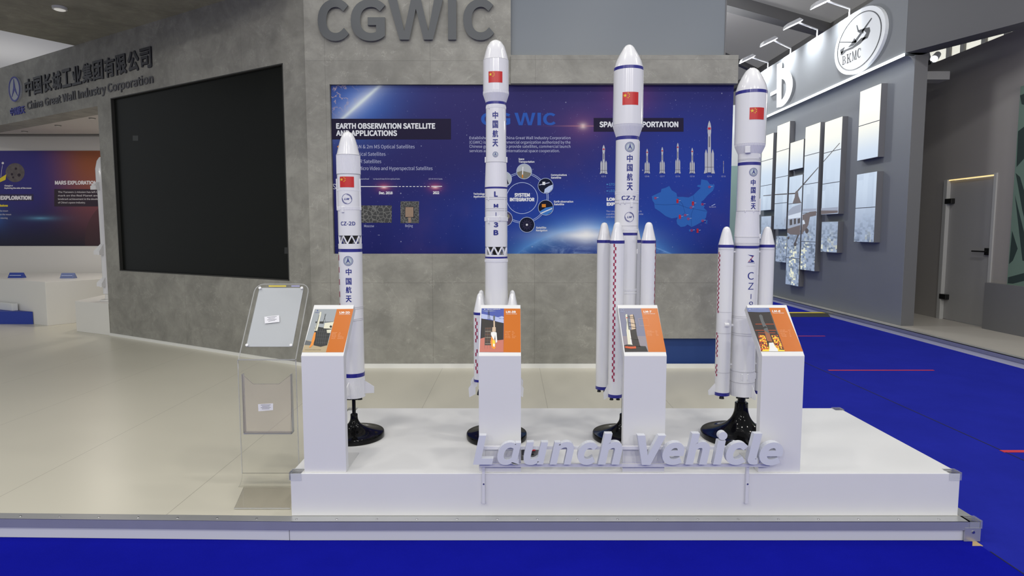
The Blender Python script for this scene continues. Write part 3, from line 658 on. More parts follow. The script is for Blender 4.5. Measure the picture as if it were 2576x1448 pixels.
        d.text('中国航天', ox + 195 / sx, ox + 318 / sx, oy + 305 / sx, 2.0, M['print_cloud'], layer=8, bbox=True); d.ring(ox + 255 / sx, oy + 245 / sx, 3.4, .5, M['print_cloud'], 8, ry=2.4)
        ti, tx, ty, sub = 'LM-7', (788, 985), 310, (795, 1078, 347); rows = [(865, 990, 1080, 1130, 777), (870, 1060, 1085, 1135, 805), (870, 985, 1095, 1130, 832), (875, 1000, 1100, 1155, 860), (880, 1005, 1105, 1165, 888)]
        for a in ((660, 470, 895, 460), (895, 460, 925, 650), (925, 650, 690, 650), (690, 650, 660, 470)): d.line(ox + a[0] / sx, oy + a[1] / sx, ox + a[2] / sx, oy + a[3] / sx, .25, M['print_pale_orange'], 8)
    if i == 3:
        d.poly(q((172, 188), (742, 188), (775, 295), (500, 300), (215, 290)), M['print_bluegrey'], 3)
        for side in (0, 1):
            base = [(470, 860), (640, 880), (750, 1285), (540, 1285)] if side == 0 else [(800, 880), (960, 870), (1110, 1220), (940, 1230)]
            d.poly(q(*base), M['print_ember'], 4)
            for k in range(7):
                for j in range(5):
                    u, v = (j + random.random() * .6) / 5.2, (k + random.random() * .6) / 7.2
                    X = (base[0][0] * (1 - u) + base[1][0] * u) * (1 - v) + (base[3][0] * (1 - u) + base[2][0] * u) * v; Yy = (base[0][1] * (1 - u) + base[1][1] * u) * (1 - v) + (base[3][1] * (1 - u) + base[2][1] * u) * v
                    d.poly(q((X, Yy), (X + 26, Yy + 4), (X + 34, Yy + 36), (X + 6, Yy + 40)), M['print_flame_yellow'] if random.random() < .65 else M['print_dark'], 5)
        for yy, xa, xb in ((600, 400, 880), (755, 400, 950), (820, 470, 900)): d.line(ox + xa / sx, oy + yy / sx, ox + xb / sx, oy + yy / sx, 1.2, M['print_ember'], 5)
        d.poly(q((775, 300), (800, 400), (990, 860), (960, 850), (880, 640), (770, 330)), M['print_mid'], 6)
        d.poly(q((490, 385), (520, 358), (560, 370), (580, 400), (610, 520), (700, 690), (760, 850), (830, 1050), (690, 1020), (620, 760), (590, 660), (540, 540)), M['print_mid'], 6)
        d.poly(q((620, 760), (760, 850), (830, 1050), (700, 1030)), M['print_rust'], 7); d.poly(q((590, 680), (650, 650), (700, 690), (610, 720)), M['print_dark'], 8)
        d.poly(q((740, 1070), (850, 1060), (910, 1170), (1000, 1240), (1130, 1250), (1140, 1285), (560, 1285), (600, 1240), (735, 1230)), M['print_flame_yellow'], 6)
        d.poly(q((740, 1075), (845, 1065), (900, 1170), (960, 1230), (970, 1285), (740, 1285), (760, 1200)), M['print_white'], 8)
        d.text('中国长城工业集团有限公司', ox + 310 / sx, ox + 655 / sx, oy + 228 / sx, 2.2, M['print_cloud'], layer=8, bbox=True); d.poly(q((260, 205), (278, 240), (244, 240)), M['print_cloud'], 8)
        ti, tx, ty, sub = 'LM-8', (822, 1028), 297, (840, 1120, 330); rows = [(1010, 1140, 1220, 1280, 758), (1020, 1205, 1250, 1275, 797), (1035, 1140, 1255, 1280, 838), (1050, 1180, 1260, 1300, 878), (1070, 1190, 1265, 1310, 912)]
    slope = 0
    d.text(ti, ox + tx[0] / sx, ox + tx[1] / sx, oy + ty / sx, 4.6, M['print_white'], off=.016, layer=4)
    d.text('Launch Vehicle', ox + sub[0] / sx, ox + sub[1] / sx, oy + sub[2] / sx, 1.8, M['print_white'], off=.006, layer=4)
    for (a, c, e, f, y), (wd, vl) in zip(rows, (('Total Length', '41m'), ('Lift-off Mass', '3.35m'), ('Main Fuel', 'N2O4'), ('Stage Height', '300 tons'), ('Launch Weight', '1300 kg SSO'), ('Fairing Dia', '3800kg LEO'))):
        d.text(wd, ox + a / sx, ox + c / sx, oy + y / sx, 1.4, M['print_pale_orange'], layer=4); d.text(vl, ox + e / sx, ox + f / sx, oy + y / sx, 1.4, M['print_pale_orange'], layer=4)
    d.build('printed_panel', t)

# standing slanted letters on two rails in front of the plinth
YL = 3.012 - .05; ls = thing('letter_sign', (onY(1580, 1168, YL).x, YL, ZS), 'white slanted cut-out lettering on two rails along the plinth front', 'sign')
word = [('L', 1190, 1241, 1095, 1168), ('a', 1251, 1311, 1112, 1169), ('u', 1317, 1379, 1112, 1169), ('n', 1383, 1444, 1111, 1168), ('c', 1453, 1504, 1112, 1169), ('h', 1504, 1566, 1090, 1168),
        ('V', 1604, 1676, 1095, 1169), ('e', 1666, 1722, 1112, 1169), ('h', 1724, 1786, 1090, 1168), ('i', 1794, 1830, 1086, 1168), ('c', 1826, 1882, 1112, 1169), ('l', 1881, 1918, 1090, 1168), ('e', 1910, 1970, 1112, 1170)]
mat('letter_white', (.70, .72, .78, 1), .45)
for ch, x0, x1, y0, y1 in word:
    d = Dec(lambda px, py, h: onY(px, py, YL) + Vector((0, .034 - h, 0)))
    if ch == 'V': d.glyph(V_SHAPE, x0, x1, y0, y1, M['letter_white'], .034)
    else: d.text('\u0251' if ch == 'a' else ch, x0, x1, y1, y1 - y0, M['letter_white'], coff=.0165 if ch not in 'aun' else .0125, shear=.2, ext=.034, bbox=True, res=6)
    d.build('letter', ls)
xa, xb = onY(1196, 1165, YL).x, onY(1960, 1165, YL).x
for py in (1123, 1167):
    z = onY(1500, py, YL + .04).z; b = MB(); b.box((xa + .02, YL + .035, z - .012), (xb - .03, YL + .047, z + .003)); b.build('rail', M['rail_white'], ls)
for px in (1216, 1882):
    x = onY(px, 1200, YL + .04).x; zb = onY(px, 1268, YL + .04).z; zt_ = onY(px, 1120, YL + .04).z
    b = MB(); b.box((x - .007, YL + .047, zb), (x + .007, YP - .0008, zt_ - .012)); lg = b.build('leg', M['rail_white'], ls)
    z = onY(px, 1218, YL + .04).z; b = MB(); b.tube([(x + .001, YL + .048, z), (x + .001, YL + .044, z)], .004); b.build('screw', M['steel'], lg)

# clear acrylic leaflet stand
clear_plastic('acrylic', (.97, .97, .96, 1), .08, .03, (.8, .8, .78, 1)); clear_plastic('acrylic_tint', (.97, .955, .945, 1), .06, .10, (.80, .74, .72, 1)); clear_plastic('acrylic_base', (.93, .92, .90, 1), .06, .06, (.7, .7, .68, 1)); clear_plastic('acrylic_edge', (.84, .84, .83, 1), .2, .35, (.85, .86, .86, 1), .08)
mat('sheet_grey', S(182, 186, 194, .84), .35); mat('label_white', (.82, .82, .86, 1), .5); mat('label_ink', (.10, .10, .13, 1), .5)
A0 = onZ(590, 1281, ZS); B0 = onZ(731, 1281, ZS); YV = 3.44
VL, VR = onY(611, 1195, YV), onY(752, 1180, YV); LL, LR = Vector((VL.x, YV, 0)), Vector((VR.x, YV, 0))
st = thing('leaflet_stand', ((LL.x + LR.x) / 2, 3.3, ZS), 'clear acrylic leaflet stand left of the plinth', 'stand')
LL2, LR2 = onY(601, 905, YV), onY(748, 905, YV); zB = LL2.z; zV = ZS + .05
A0 = Vector((A0.x, A0.y, ZS + .004)); B0 = Vector((min(B0.x, XP0 - .012), B0.y, ZS + .004)); th = Vector((0, .005, 0))
bk = [Vector((LL.x + .03, YV - .06, ZS + .004)), Vector((LR.x - .01, YV - .06, ZS + .004))]
b = MB(); b.prism([A0, B0, Vector((bk[1].x, bk[1].y, A0.z)), bk[0]], (0, 0, .006)); b.build('base_plate', M['acrylic_base'], st)
cur = [Vector((0, YV - .06 + .055 * math.sin(R(a)), ZS + .004 + .055 - .055 * math.cos(R(a)))) for a in range(0, 91, 15)]
b = MB()
for k in range(len(cur) - 1): b.prism([Vector((LL.x, cur[k].y, cur[k].z)), Vector((LR.x, cur[k].y, cur[k].z)), Vector((LR.x, cur[k + 1].y, cur[k + 1].z)), Vector((LL.x, cur[k + 1].y, cur[k + 1].z))], (0, -.004, .003))
b.build('base_bend', M['acrylic'], st)
b = MB(); b.box((LL.x, YV - .005, ZS + .06), (LR.x, YV, zB)); b.build('back_panel', M['acrylic'], st)
e = .004
b = MB(); b.box((LL.x - e, YV - .0055, ZS + .06), (LL.x - .0002, YV + .0005, zB)); b.build('edge', M['acrylic_edge'], st)
b = MB(); b.box((LR.x + .0002, YV - .0055, ZS + .06), (LR.x + e, YV + .0005, zB)); b.build('edge', M['acrylic_edge'], st)
b = MB(); b.box((LL.x, YV - .008, zB), (LR.x, YV + .003, zB + .005)); b.build('bend_line', M['acrylic_edge'], st)
b = MB(); b.prism([A0 + Vector((0, -.004, 0)), B0 + Vector((0, -.004, 0)), B0 + Vector((0, -.0002, 0)), A0 + Vector((0, -.0002, 0))], (0, 0, .006)); b.build('edge', M['acrylic_edge'], st)
# slanted upper holder
tl = Vector((0, .28, .40)).normalized(); tn = Vector((0, -tl.z, tl.y)); Lh = .478; h0 = Vector((0, YV, zB + .004))
mpH = mapPl(h0, tn)
def hp(px, py, h=0): return mpH(px, py, h)
cl, cr, ct, cb2 = LL.x, LR.x, h0 + tl * Lh, h0
def hx(x, s, h=0): return Vector((x, 0, 0)) + Vector((0, h0.y, h0.z)) + tl * s + tn * h
rc = .05
out = [hx(cl, 0), hx(cr, 0), hx(cr, Lh - rc)] + [hx(cr - rc + rc * math.cos(R(a)), Lh - rc + rc * math.sin(R(a))) for a in (22, 45, 68, 90)] + [hx(cl + rc - rc * math.sin(R(a)), Lh - rc + rc * math.cos(R(a))) for a in (0, 22, 45, 68, 90)]
b = MB(); b.prism(out, -tn * .004); b.build('upper_panel', M['acrylic'], st)
b = MB()
ring = [p - tn * .002 for p in out[1:]] + [out[0] - tn * .002]; b.tube(ring, .0032, 6); b.build('edge', M['acrylic_edge'], st)
ds = Dec(mpH, .0004); sh = [(636, 728), (752, 727), (745, 800), (736, 880), (612, 879), (622, 800)]
shm = MB(); P4 = [hx(cl + .030, Lh - .405, .006), hx(cr - .028, Lh - .405, .006), hx(cr - .028, Lh - .03, .006), hx(cl + .030, Lh - .03, .006)]
shm.prism(P4, -tn * .001); sho = shm.build('insert_sheet', M['sheet_grey'], st); cvr = MB(); cvr.prism([p + tn * .006 for p in P4], -tn * .002); cvr.build('cover_panel', M['acrylic'], st)
b = MB()
for x in (cl + .036, cr - .034):
    for s_ in (Lh - .40, Lh - .036): b = MB(); b.tube([hx(x, s_, .012), hx(x, s_, .019)], .008, 10); b.build('screw', mat('chrome', (.88, .88, .88, 1), .3), st)
d = Dec(lambda px, py, h: hp(px, py, h + .0125), .0004); d.poly([(667, 799), (704, 795), (705, 812), (668, 816)], M['label_white'])
for k in range(4): d.line(674 + k % 2 * 3, 800.5 + 3.2 * k, 698 - k % 2 * 4, 798.4 + 3.2 * k, .9, M['label_ink'], 2)
d.build('paper_label', st)
d = Dec(lambda px, py, h: hp(px, py, h + .0), .0006); d.rect(676, 717.5, 720, 721, mat('yellow_print', S(205, 185, 70, .9), .4), 1); d.rect(733, 717.5, 754, 721, mat('lilac_print', S(150, 150, 190, .9), .4), 1); d.build('top_sticker', st)
# tinted leaflet pocket
YQ = YV - .035; mpq = mapY(YQ); b = MB()
fr = [(610, 941), (637, 965), (702, 965), (733, 941), (733, 1088), (613, 1088)]
b.prism([onY(x, y, YQ) for x, y in fr], (0, -.003, 0)); pk = b.build('pocket_front', M['acrylic_tint'], st)
clear_plastic('acrylic_rim', (.7, .68, .67, 1), .2, .5, (.45, .43, .43, 1), .1)
b = MB(); b.tube([onY(x, y, YQ) + Vector((0, -.0015, 0)) for x, y in fr + fr[:1]], .0012, 6); b.build('pocket_rim', M['acrylic_rim'], st)
for s_, xx in ((0, 610), (1, 733)):
    a, c = onY(xx, 941, YQ), onY(xx if s_ else 612, 1088, YQ); x = (a.x + c.x) / 2; b = MB(); b.box((x - .0015, YQ, c.z), (x + .0015, YV - .006, a.z)); b.build('pocket_side', M['acrylic_edge'], st)
a, c = onY(613, 1088, YQ), onY(733, 1092, YQ); b = MB(); b.box((a.x, YQ, c.z), (c.x, YV - .006, a.z)); b.build('pocket_bottom', M['acrylic_edge'], st)
d = Dec(mapY(YQ - .0035), .0004); d.poly([(649, 1016), (687, 1014), (687, 1031), (650, 1034)], M['label_white'])
for k in range(4): d.line(656 + k % 2 * 3, 1018.5 + 3.2 * k, 681 - k % 2 * 3, 1017.6 + 3.2 * k, .9, M['label_ink'], 2)
d.build('paper_label', st)
# small socket box with a red label behind the lettering
A, B = onZ(1311, 1157, ZP), onZ(1361, 1157, ZP)
sb = thing('socket_box', ((A.x + B.x) / 2, A.y + .05, ZP), 'small grey socket box with red label behind the slanted letters', 'socket box')
mat('box_grey', (.13, .13, .135, 1), .5); b = MB(); b.box((A.x - .01, A.y, ZP), (B.x, A.y + .10, ZP + .022)); b.build('case', M['box_grey'], sb, bevel=.003)
b = MB(); b.box((A.x + .042, A.y + .012, ZP + .0222), (A.x + .066, A.y + .06, ZP + .03)); b.build('plug', mat('plug_black', (.012, .012, .014, 1), .4), sb, bevel=.003)
b = MB(); b.box((A.x + .006, A.y + .02, ZP + .0222), (A.x + .03, A.y + .085, ZP + .028)); b.build('plug', M['plug_black'], sb, bevel=.003)
b = MB(); b.box((A.x + .04, A.y + .055, ZP + .0302), (A.x + .076, A.y + .084, ZP + .032)); rl = b.build('red_label', mat('label_red', (.6, .02, .025, 1), .4), sb)
b = MB(); b.box((A.x + .044, A.y + .06, ZP + .0322), (A.x + .062, A.y + .078, ZP + .0326)); b.build('label_text', M['label_white'], rl)

# ================================================================== rocket models
mat('rocket_white', (.84, .84, .86, 1), .22, coat=.7); mat('rocket_rib', (.80, .80, .84, 1), .4); mat('rocket_blue', (.022, .022, .25, 1), .3, coat=.4)
mat('rocket_line', (.50, .50, .53, 1), .5); mat('rocket_ink', (.02, .028, .24, 1), .4); mat('flag_red', (.62, .018, .02, 1), .35, coat=.4); mat('flag_gold', (.9, .62, .03, 1), .4)
mat('checker_red', (.36, .02, .075, 1), .5); mat('nozzle_black', (.012, .012, .013, 1), .35); mat('base_black', (.004, .004, .0045, 1), .08, spec=.2); mat('logo_pale', (.55, .62, .66, 1), .4)
RW, RB = M['rocket_white'], M['rocket_blue']
class Rocket:
    def __init__(s, label, Y0, cx, cpy):
        s.Y0 = Y0; s.X0 = onY(cx, cpy, Y0).x
        s.o = thing('rocket_model', (s.X0, Y0, ZP), label, 'rocket model', 'white rocket models on the plinth')
    def prof(s, pts, Y=None):
        Y = Y or s.Y0; out = []
        for py, hw in pts:
            z = onY(1288, py, Y).z; out.append((z, hw * dep(Y, z) / FPX))
        return out
    def part(s, name, pts, m=None, ribs=0, depth=0.0, parent=None, pos=None):
        x, y = pos or (s.X0, s.Y0); b = MB(); b.lathe(s.prof(pts, y)[::-1], x, y, 64, ribs, depth)
        return b.build(name, m or RW, parent or s.o, smooth=35 if not ribs else None)
    def line(s, py, hw, w=1.2, parent=None, pos=None, name='seam_ring', m='rocket_line'):
        return s.part(name, [(py - w / 2, hw + .25), (py + w / 2, hw + .25)], M[m], parent=parent, pos=pos)
    def dots(s, py, hw, w=4, parent=None, pos=None): return s.part('rivet_band', [(py - w / 2, hw + .35), (py + w / 2, hw + .35)], M['rocket_rib'], 80, .0008, parent, pos)
    def cyl(s, hw, py):
        z = onY(1288, py, s.Y0).z; return CylDec(s.X0, s.Y0, hw * dep(s.Y0, z) / FPX)
    def flag(s, x0, y0, x1, y1, hw):
        c = s.cyl(hw, y0); w, h = x1 - x0, y1 - y0; X, Y = (x0 + x1) / 2, (y0 + y1) / 2
        c.place([poly2([(-w / 2, -h / 2), (w / 2, -h / 2), (w / 2, h / 2), (-w / 2, h / 2)], M['flag_red'])], X, Y, 1, 1)
        st = [star2(-w * .34, h * .22, h * .17, M['flag_gold'])] + [star2(-w / 2 + w * a, h / 2 - h * b_, h * .065, M['flag_gold'], r) for a, b_, r in ((.34, .1, 20), (.41, .2, 40), (.41, .35, 0), (.34, .46, 20))]
        c.place(st, X, Y, 1, 2); return c.build('flag', s.o)
    def word(s, chars, cx, ys, wd, hw, off=.013, name='lettering'):
        c = s.cyl(hw, ys[0][0])
        for ch, (a, b_) in zip(chars, ys): c.text(ch, cx, (a + b_) / 2, wd if isinstance(wd, (int, float)) else wd[ch], b_ - a, M['rocket_ink'], off)
        return c.build(name, s.o)
    def label(s, t, x0, x1, y0, y1, hw, off=.01):
        c = s.cyl(hw, y0); c.text(t, (x0 + x1) / 2, (y0 + y1) / 2, x1 - x0, y1 - y0, M['rocket_ink'], off); return c.build('lettering', s.o)
    def casc(s, cx, cy, r, hw):
        c = s.cyl(hw, cy); k = M['rocket_ink']
        c.place([poly2([(.97 * r * math.cos(R(a)), .97 * r * math.sin(R(a))) for a in range(0, 360, 12)], M['logo_pale'])], cx, cy, 1, 1)
        c.place([ann2(r, r * .09, k), ann2(r * .78, r * .04, k)], cx, cy, 1, 2)
        c.place([poly2([(0, r * .8), (r * .16, r * .1), (r * .52, -r * .62), (r * .12, -r * .2), (0, -r * .02), (-r * .12, -r * .2), (-r * .52, -r * .62), (-r * .16, r * .1)], k)], cx, cy, 1, 3)
        c.place([poly2([(-r * .3, -r * .5), (r * .3, -r * .5), (r * .26, -r * .68), (-r * .26, -r * .68)], M['rocket_line'])], cx, cy, 1, 3)
        return c.build('round_emblem', s.o)
    def lm(s, cx, cy, r, hw):
        c = s.cyl(hw, cy); k = M['rocket_ink']
        c.place([ann2(r, r * .07, k)] + [ann2(r * q, r * .05, k, a0, a0 + 95) for q, a0 in ((.9, 170), (.82, 180), (.9, -10), (.82, 0))], cx, cy, 1, 1)
        c.text('LM', cx, cy, r * 1.0, r * .42, k, .015, .25); return c.build('ring_emblem', s.o)
    def truss(s, py0, py1, hw, n=8, r=.0042, rot=0):
        z0, z1 = onY(1288, py1, s.Y0).z, onY(1288, py0, s.Y0).z; rr = hw * dep(s.Y0, z0) / FPX - r; b = MB()
        q = lambda a, z: (s.X0 + rr * math.sin(a), s.Y0 - rr * math.cos(a), z)
        for i in range(n):
            a = 2 * math.pi * i / n + rot
            for j in (-.5, .5):
                b.tube([q(a + 2 * math.pi * j * t / (4 * n) , z0 + (z1 - z0) * t / 4) for t in range(5)], r, 6)
        return b.build('interstage_truss', RW, s.o)
    def fin(s, ang, pts, pos=None, parent=None, r0=0, t=.005, name='fin'):
        """pts: (radial metres from the axis, photo row) outline"""
        x, y = pos or (s.X0, s.Y0); a = R(ang); u = Vector((math.sin(a), -math.cos(a), 0)); n = Vector((u.y, -u.x, 0)) * t
        P = [Vector((x, y, 0)) + u * rad + Vector((0, 0, onY(1288, py, y - 0 * rad).z)) - n / 2 for rad, py in pts]
        b = MB(); b.prism(P, n); return b.build(name, RW, parent or s.o)
    def nozzle(s, x, y, py0, py1, r, parent=None):
        b = MB(); z0, z1 = onY(1288, py0, y).z, onY(1288, py1, y).z
        b.lathe([(z1, r), (z1 + (z0 - z1) * .5, r * .8), (z0, r * .45)], x, y, 20); return b.build('nozzle', M['nozzle_black'], parent or s.o, smooth=50)
    def box(s, ang, py0, py1, hw, wpx, out=.006, name='equipment_box'):
        a = R(ang); z0, z1 = onY(1288, py1, s.Y0).z, onY(1288, py0, s.Y0).z; k = dep(s.Y0, z0) / FPX; r = hw * k; w2 = wpx * k / 2
        u = Vector((math.sin(a), -math.cos(a), 0)); v = Vector((math.cos(a), math.sin(a), 0)); c = Vector((s.X0, s.Y0, 0)); b = MB()
        b.prism([c + u * (r - .012) - v * w2 + Vector((0, 0, z0)), c + u * (r + out) - v * w2 * .8 + Vector((0, 0, z0)), c + u * (r + out) + v * w2 * .8 + Vector((0, 0, z0)), c + u * (r - .012) + v * w2 + Vector((0, 0, z0))], (0, 0, z1 - z0))
        return b.build(name, RW, s.o, bevel=.0018)
    def checker(s, pos, r, ang, py0, py1, n, gap=(), parent=None, sq=.0085):
        """two staggered columns of red squares on a booster"""
        x, y = pos; b = MB(); z1, z0 = onY(1288, py0, y - r).z, onY(1288, py1, y - r).z; hh = (z1 - z0) / n
        for i in range(n):
            if any(g0 <= i < g1 for g0, g1 in gap): continue
            a0 = R(ang) + (sq / r) * (0 if i % 2 else -1); zz = z1 - (i + 1) * hh; rr = r + .0009; vs = []
            for k in range(4):
                a = a0 + sq / r * k / 3
                vs += [(x + rr * math.sin(a), y - rr * math.cos(a), zz), (x + rr * math.sin(a), y - rr * math.cos(a), zz + hh)]
            b.add(vs, [(2 * k, 2 * k + 2, 2 * k + 3, 2 * k + 1) for k in range(3)])
        return b.build('red_checks', M['checker_red'], parent or s.o)
    def base(s, discpx, neck_py, neck_hw, rod_top, rod_hw, rise):
        """black trumpet foot: disc rim, flared cone, rod"""
        dz = .032; rd = discpx * dep(s.Y0, ZP + .03) / FPX; zn = onY(1288, neck_py, s.Y0).z; rn = neck_hw * dep(s.Y0, zn) / FPX; rz = ZP + .0008
        pr = [(rz, rd * .985), (rz + .004, rd), (rz + dz - .005, rd), (rz + dz, rd * .98), (rz + dz + .001, rd * .86)]
        for t in range(1, 13):
            q = t / 12; r = rd * .84 * (1 - q) ** 2.6 + rn * (1 - (1 - q) ** 2.6); pr.append((rz + dz + .003 + (zn - rz - dz - .012) * (q ** 1.25), r))
        pr += [(zn - .004, rn), (zn, rn * .9), (zn, rn * .4)]
        b = MB(); b.lathe(pr, s.X0, s.Y0, 64); b.build('stand_foot', M['base_black'], s.o, smooth=40)
        zr = onY(1288, rod_top, s.Y0).z; rr = rod_hw * dep(s.Y0, zr) / FPX; b = MB(); b.lathe([(zn - .002, rr), (zr, rr)], s.X0, s.Y0, 20); b.build('stand_rod', M['base_black'], s.o, smooth=40)
    def booster(s, ang, d, py_off, nose, band, body, bband, noz, chk=None, fin=None, m=None):
        a = R(ang); x, y = s.X0 + d * math.sin(a), s.Y0 - d * math.cos(a); sh = 0
        yr = s.Y0 - d * math.cos(R(py_off)); q = lambda pts: [(pz, r) for pz, r in pts]
        # rows were read on the booster at angle py_off; convert to heights once, then build at this booster
        def zr(pts): return [(onY(1288, py, yr).z, hw * dep(yr, onY(1288, py, yr).z) / FPX) for py, hw in pts]
        def lt(name, pts, mm, par, ribs=0):
            b = MB(); b.lathe(zr(pts)[::-1], x, y, 40); return b.build(name, mm, par, smooth=35)
        bo = lt('booster', body, RW, s.o); lt('nose_cone', nose, RW, bo); lt('blue_band', band, RB, bo)
        if bband: lt('blue_band', bband, RB, bo)
        z0, z1 = onY(1288, noz[0], yr).z, onY(1288, noz[1], yr).z
        for j in (noz[3] if len(noz) > 3 else (0,)):
            b = MB(); b.lathe([(z1, noz[2]), (z1 + (z0 - z1) * .5, noz[2] * .85), (z0 + .003, noz[2] * .5)], x + j * .018, y + (abs(j) * .006), 18); b.build('nozzle', M['nozzle_black'], bo, smooth=50)
        r = body[0][1] * dep(yr, zr([body[0]])[0][0]) / FPX
        if chk:
            for ca, p0, p1, n, gap in chk:
                b = MB(); zz1, zz0 = onY(1288, p0, yr - r).z, onY(1288, p1, yr - r).z; hh = (zz1 - zz0) / n; sq = .0078
                for i in range(n):
                    if any(g0 <= i < g1 for g0, g1 in gap): continue
                    a0 = R(ca) + (sq / r) * (0 if i % 2 else -1); z = zz1 - (i + 1) * hh; rr = r + .0009; vs = []
                    for k in range(4):
                        t = a0 + sq / r * k / 3; vs += [(x + rr * math.sin(t), y - rr * math.cos(t), z), (x + rr * math.sin(t), y - rr * math.cos(t), z + hh)]
                    b.add(vs, [(2 * k, 2 * k + 2, 2 * k + 3, 2 * k + 1) for k in range(3)])
                b.build('red_checks', M['checker_red'], bo)
        if fin:
            fa, pts = fin; u = Vector((math.sin(R(fa)), -math.cos(R(fa)), 0)); n = Vector((u.y, -u.x, 0)) * .005
            P = [Vector((x, y, onY(1288, py, yr).z)) + u * rad - n / 2 for rad, py in pts]
            b = MB(); b.prism(P, n); b.build('fin', RW, bo)
        return bo, (x, y), r

# ---- leftmost rocket (short, no boosters)
r = Rocket('short white rocket model without boosters, leftmost on the plinth', 3.585, 881.4, 630)
r.part('nose_cone', [(330.8, .6), (331.5, 4), (334.6, 9.7), (339.4, 13.9), (349, 18.1), (358.8, 21), (368.5, 23.4), (378, 25.7), (386, 27.7), (390, 28.8)])
r.part('fairing_ribbed', [(390, 29.6), (438, 29.6)], M['rocket_rib'], 72, .0013); r.line(391, 29.4); r.line(438.5, 29.5)
r.part('upper_stage', [(438, 29), (592, 28.7)]); r.dots(479, 29); r.dots(524, 29.2, 8); r.line(439.5, 29)
for a in (-80, 80): r.box(a, 450, 529, 29, 3.5, .005, 'raceway')
r.box(-18, 521, 535, 29, 8, .008, 'vent_cover'); r.box(-42, 521, 530, 29, 4); r.box(-58, 521, 530, 29, 4)
r.flag(853.2, 443.8, 890.3, 470.5, 29); r.lm(872.4, 500, 12.6, 29); r.label('CZ-2D', 855.5, 893.5, 557, 566.7, 28.8)
r.truss(592.5, 613, 28.4, 8); r.part('inner_dome', [(592, 22), (598, 18), (610, 6), (612.5, 5)], M['nozzle_black']); r.part('truss_ring', [(612.5, 29.4), (625, 29.4)])
r.part('blue_band', [(625, 28.6), (633, 28.6)], RB)
r.part('core_stage', [(633, 29.4), (948, 28.4)]); r.line(770, 29.2, 1); r.line(774, 29.2, 1); r.line(799, 29.1, 1); r.line(803, 29.1, 1)
r.part('blue_band', [(934.5, 28.8), (944, 28.8)], RB); r.dots(931, 28.5, 3)
r.part('tail_section', [(948, 28.8), (996, 29)], M['rocket_rib'], 56, .0018)
r.casc(875.6, 656, 11.6, 29.2); r.word('中国航天', 877, [(675, 692), (699, 716), (720.5, 737), (743, 760)], 14.5, 29)
for k, a in enumerate((84, -8, 174, 264)): r.fin(a, [(.06, 954), (.122, 970), (.122, 986), (.06, 988)])
b = MB()
for k in range(6):
    z1, z0 = onY(1288, 640 + 30.3 * k, r.Y0).z, onY(1288, 654 + 30.3 * k, r.Y0).z; rr = 29.3 * dep(r.Y0, z0) / FPX + .0009
    vs = []
    for j in range(4):
        a = R(-62 + 2.6 * j); vs += [(r.X0 + rr * math.sin(a), r.Y0 - rr * math.cos(a), z0), (r.X0 + rr * math.sin(a), r.Y0 - rr * math.cos(a), z1)]
    b.add(vs, [(2 * j, 2 * j + 2, 2 * j + 3, 2 * j + 1) for j in range(3)])
b.build('red_dashes', M['checker_red'], r.o)
for a in (45, 135, 225, 315): r.nozzle(r.X0 + .038 * math.sin(R(a)), r.Y0 - .038 * math.cos(R(a)), 994, 1004, .017)
r.base(74, 1040, 9, 995, 4.6, 0)

# ---- second rocket (tallest)
r = Rocket('tallest white rocket model with slim nose section, second from left', 3.57, 1248.3, 560)
r.part('nose_cone', [(100, .6), (101, 5), (103.5, 10), (107, 14.9), (117.6, 21.8), (131.4, 26.2), (152, 31.5), (154, 32)])
r.part('fairing', [(154, 32.3), (232, 32.4)]); r.line(153.5, 32); r.part('fairing_ribbed', [(231, 32.6), (238, 32.7), (259, 25.6)], M['rocket_rib'], 48, .0011)
r.part('blue_band', [(258.5, 25.6), (265, 25.6)], RB)
r.part('third_stage', [(265, 25.2), (409, 25.8)]); r.dots(271.5, 25.3, 6); r.line(409, 26.2, 1)
r.box(-40, 268, 277, 25.3, 3, .004); r.box(88, 395, 409, 25.8, 3, .006, 'raceway'); r.box(-88, 395, 409, 25.8, 3, .006, 'raceway'); r.box(52, 277, 407, 25.2, 2, .0015, 'cable_duct')
r.part('interstage', [(409, 26.0), (471, 28.4)], M['rocket_rib'], 40, .0006); r.part('blue_band', [(471, 28.5), (475.5, 28.5)], RB)
r.part('second_stage', [(475.5, 28.2), (620, 28.0)])
for py in (497, 502, 525, 530): r.line(py, 28.3, 1)
r.part('equipment_ring', [(546, 29.6), (556, 29.6)], M['rocket_rib'], 40, .0012); r.box(-40, 497, 505, 28.2, 3.5, .005); r.box(-38, 551, 562, 29, 3.5, .007); r.box(18, 544, 556, 29.4, 3, .005); r.box(48, 500, 550, 28.2, 2, .002, 'cable_duct')
r.flag(1228, 179, 1264.4, 206.6, 32.3)
r.word('中国航天', 1246, [(280, 298), (303, 321.5), (326.5, 344.5), (350, 368)], 14, 26.0); r.casc(1246.3, 388, 6.6, 25.6)
r.word('LMI3B', 1247.6, [(481, 495), (512.5, 522), (533.5, 543), (558.5, 571.5), (578, 591.5)], {'L': 9.5, 'M': 11.5, 'I': 1.7, '3': 11.5, 'B': 12.5}, 28.2, .022)
r.truss(619.5, 640, 27.8, 8, .0052, .2); r.part('inner_dome', [(620, 22), (627, 16), (640, 7)], M['nozzle_black']); r.part('truss_ring', [(640, 28.2), (644.5, 28.2)]); r.part('blue_band', [(644.5, 28.4), (649, 28.4)], RB)
r.part('core_stage', [(649, 28.6), (960, 28.6)]); r.dots(655, 29, 6)
nz = [(736.5, .5), (738, 3.5), (741, 5.8), (746, 7.2), (784, 15.6), (785, 15.8)]
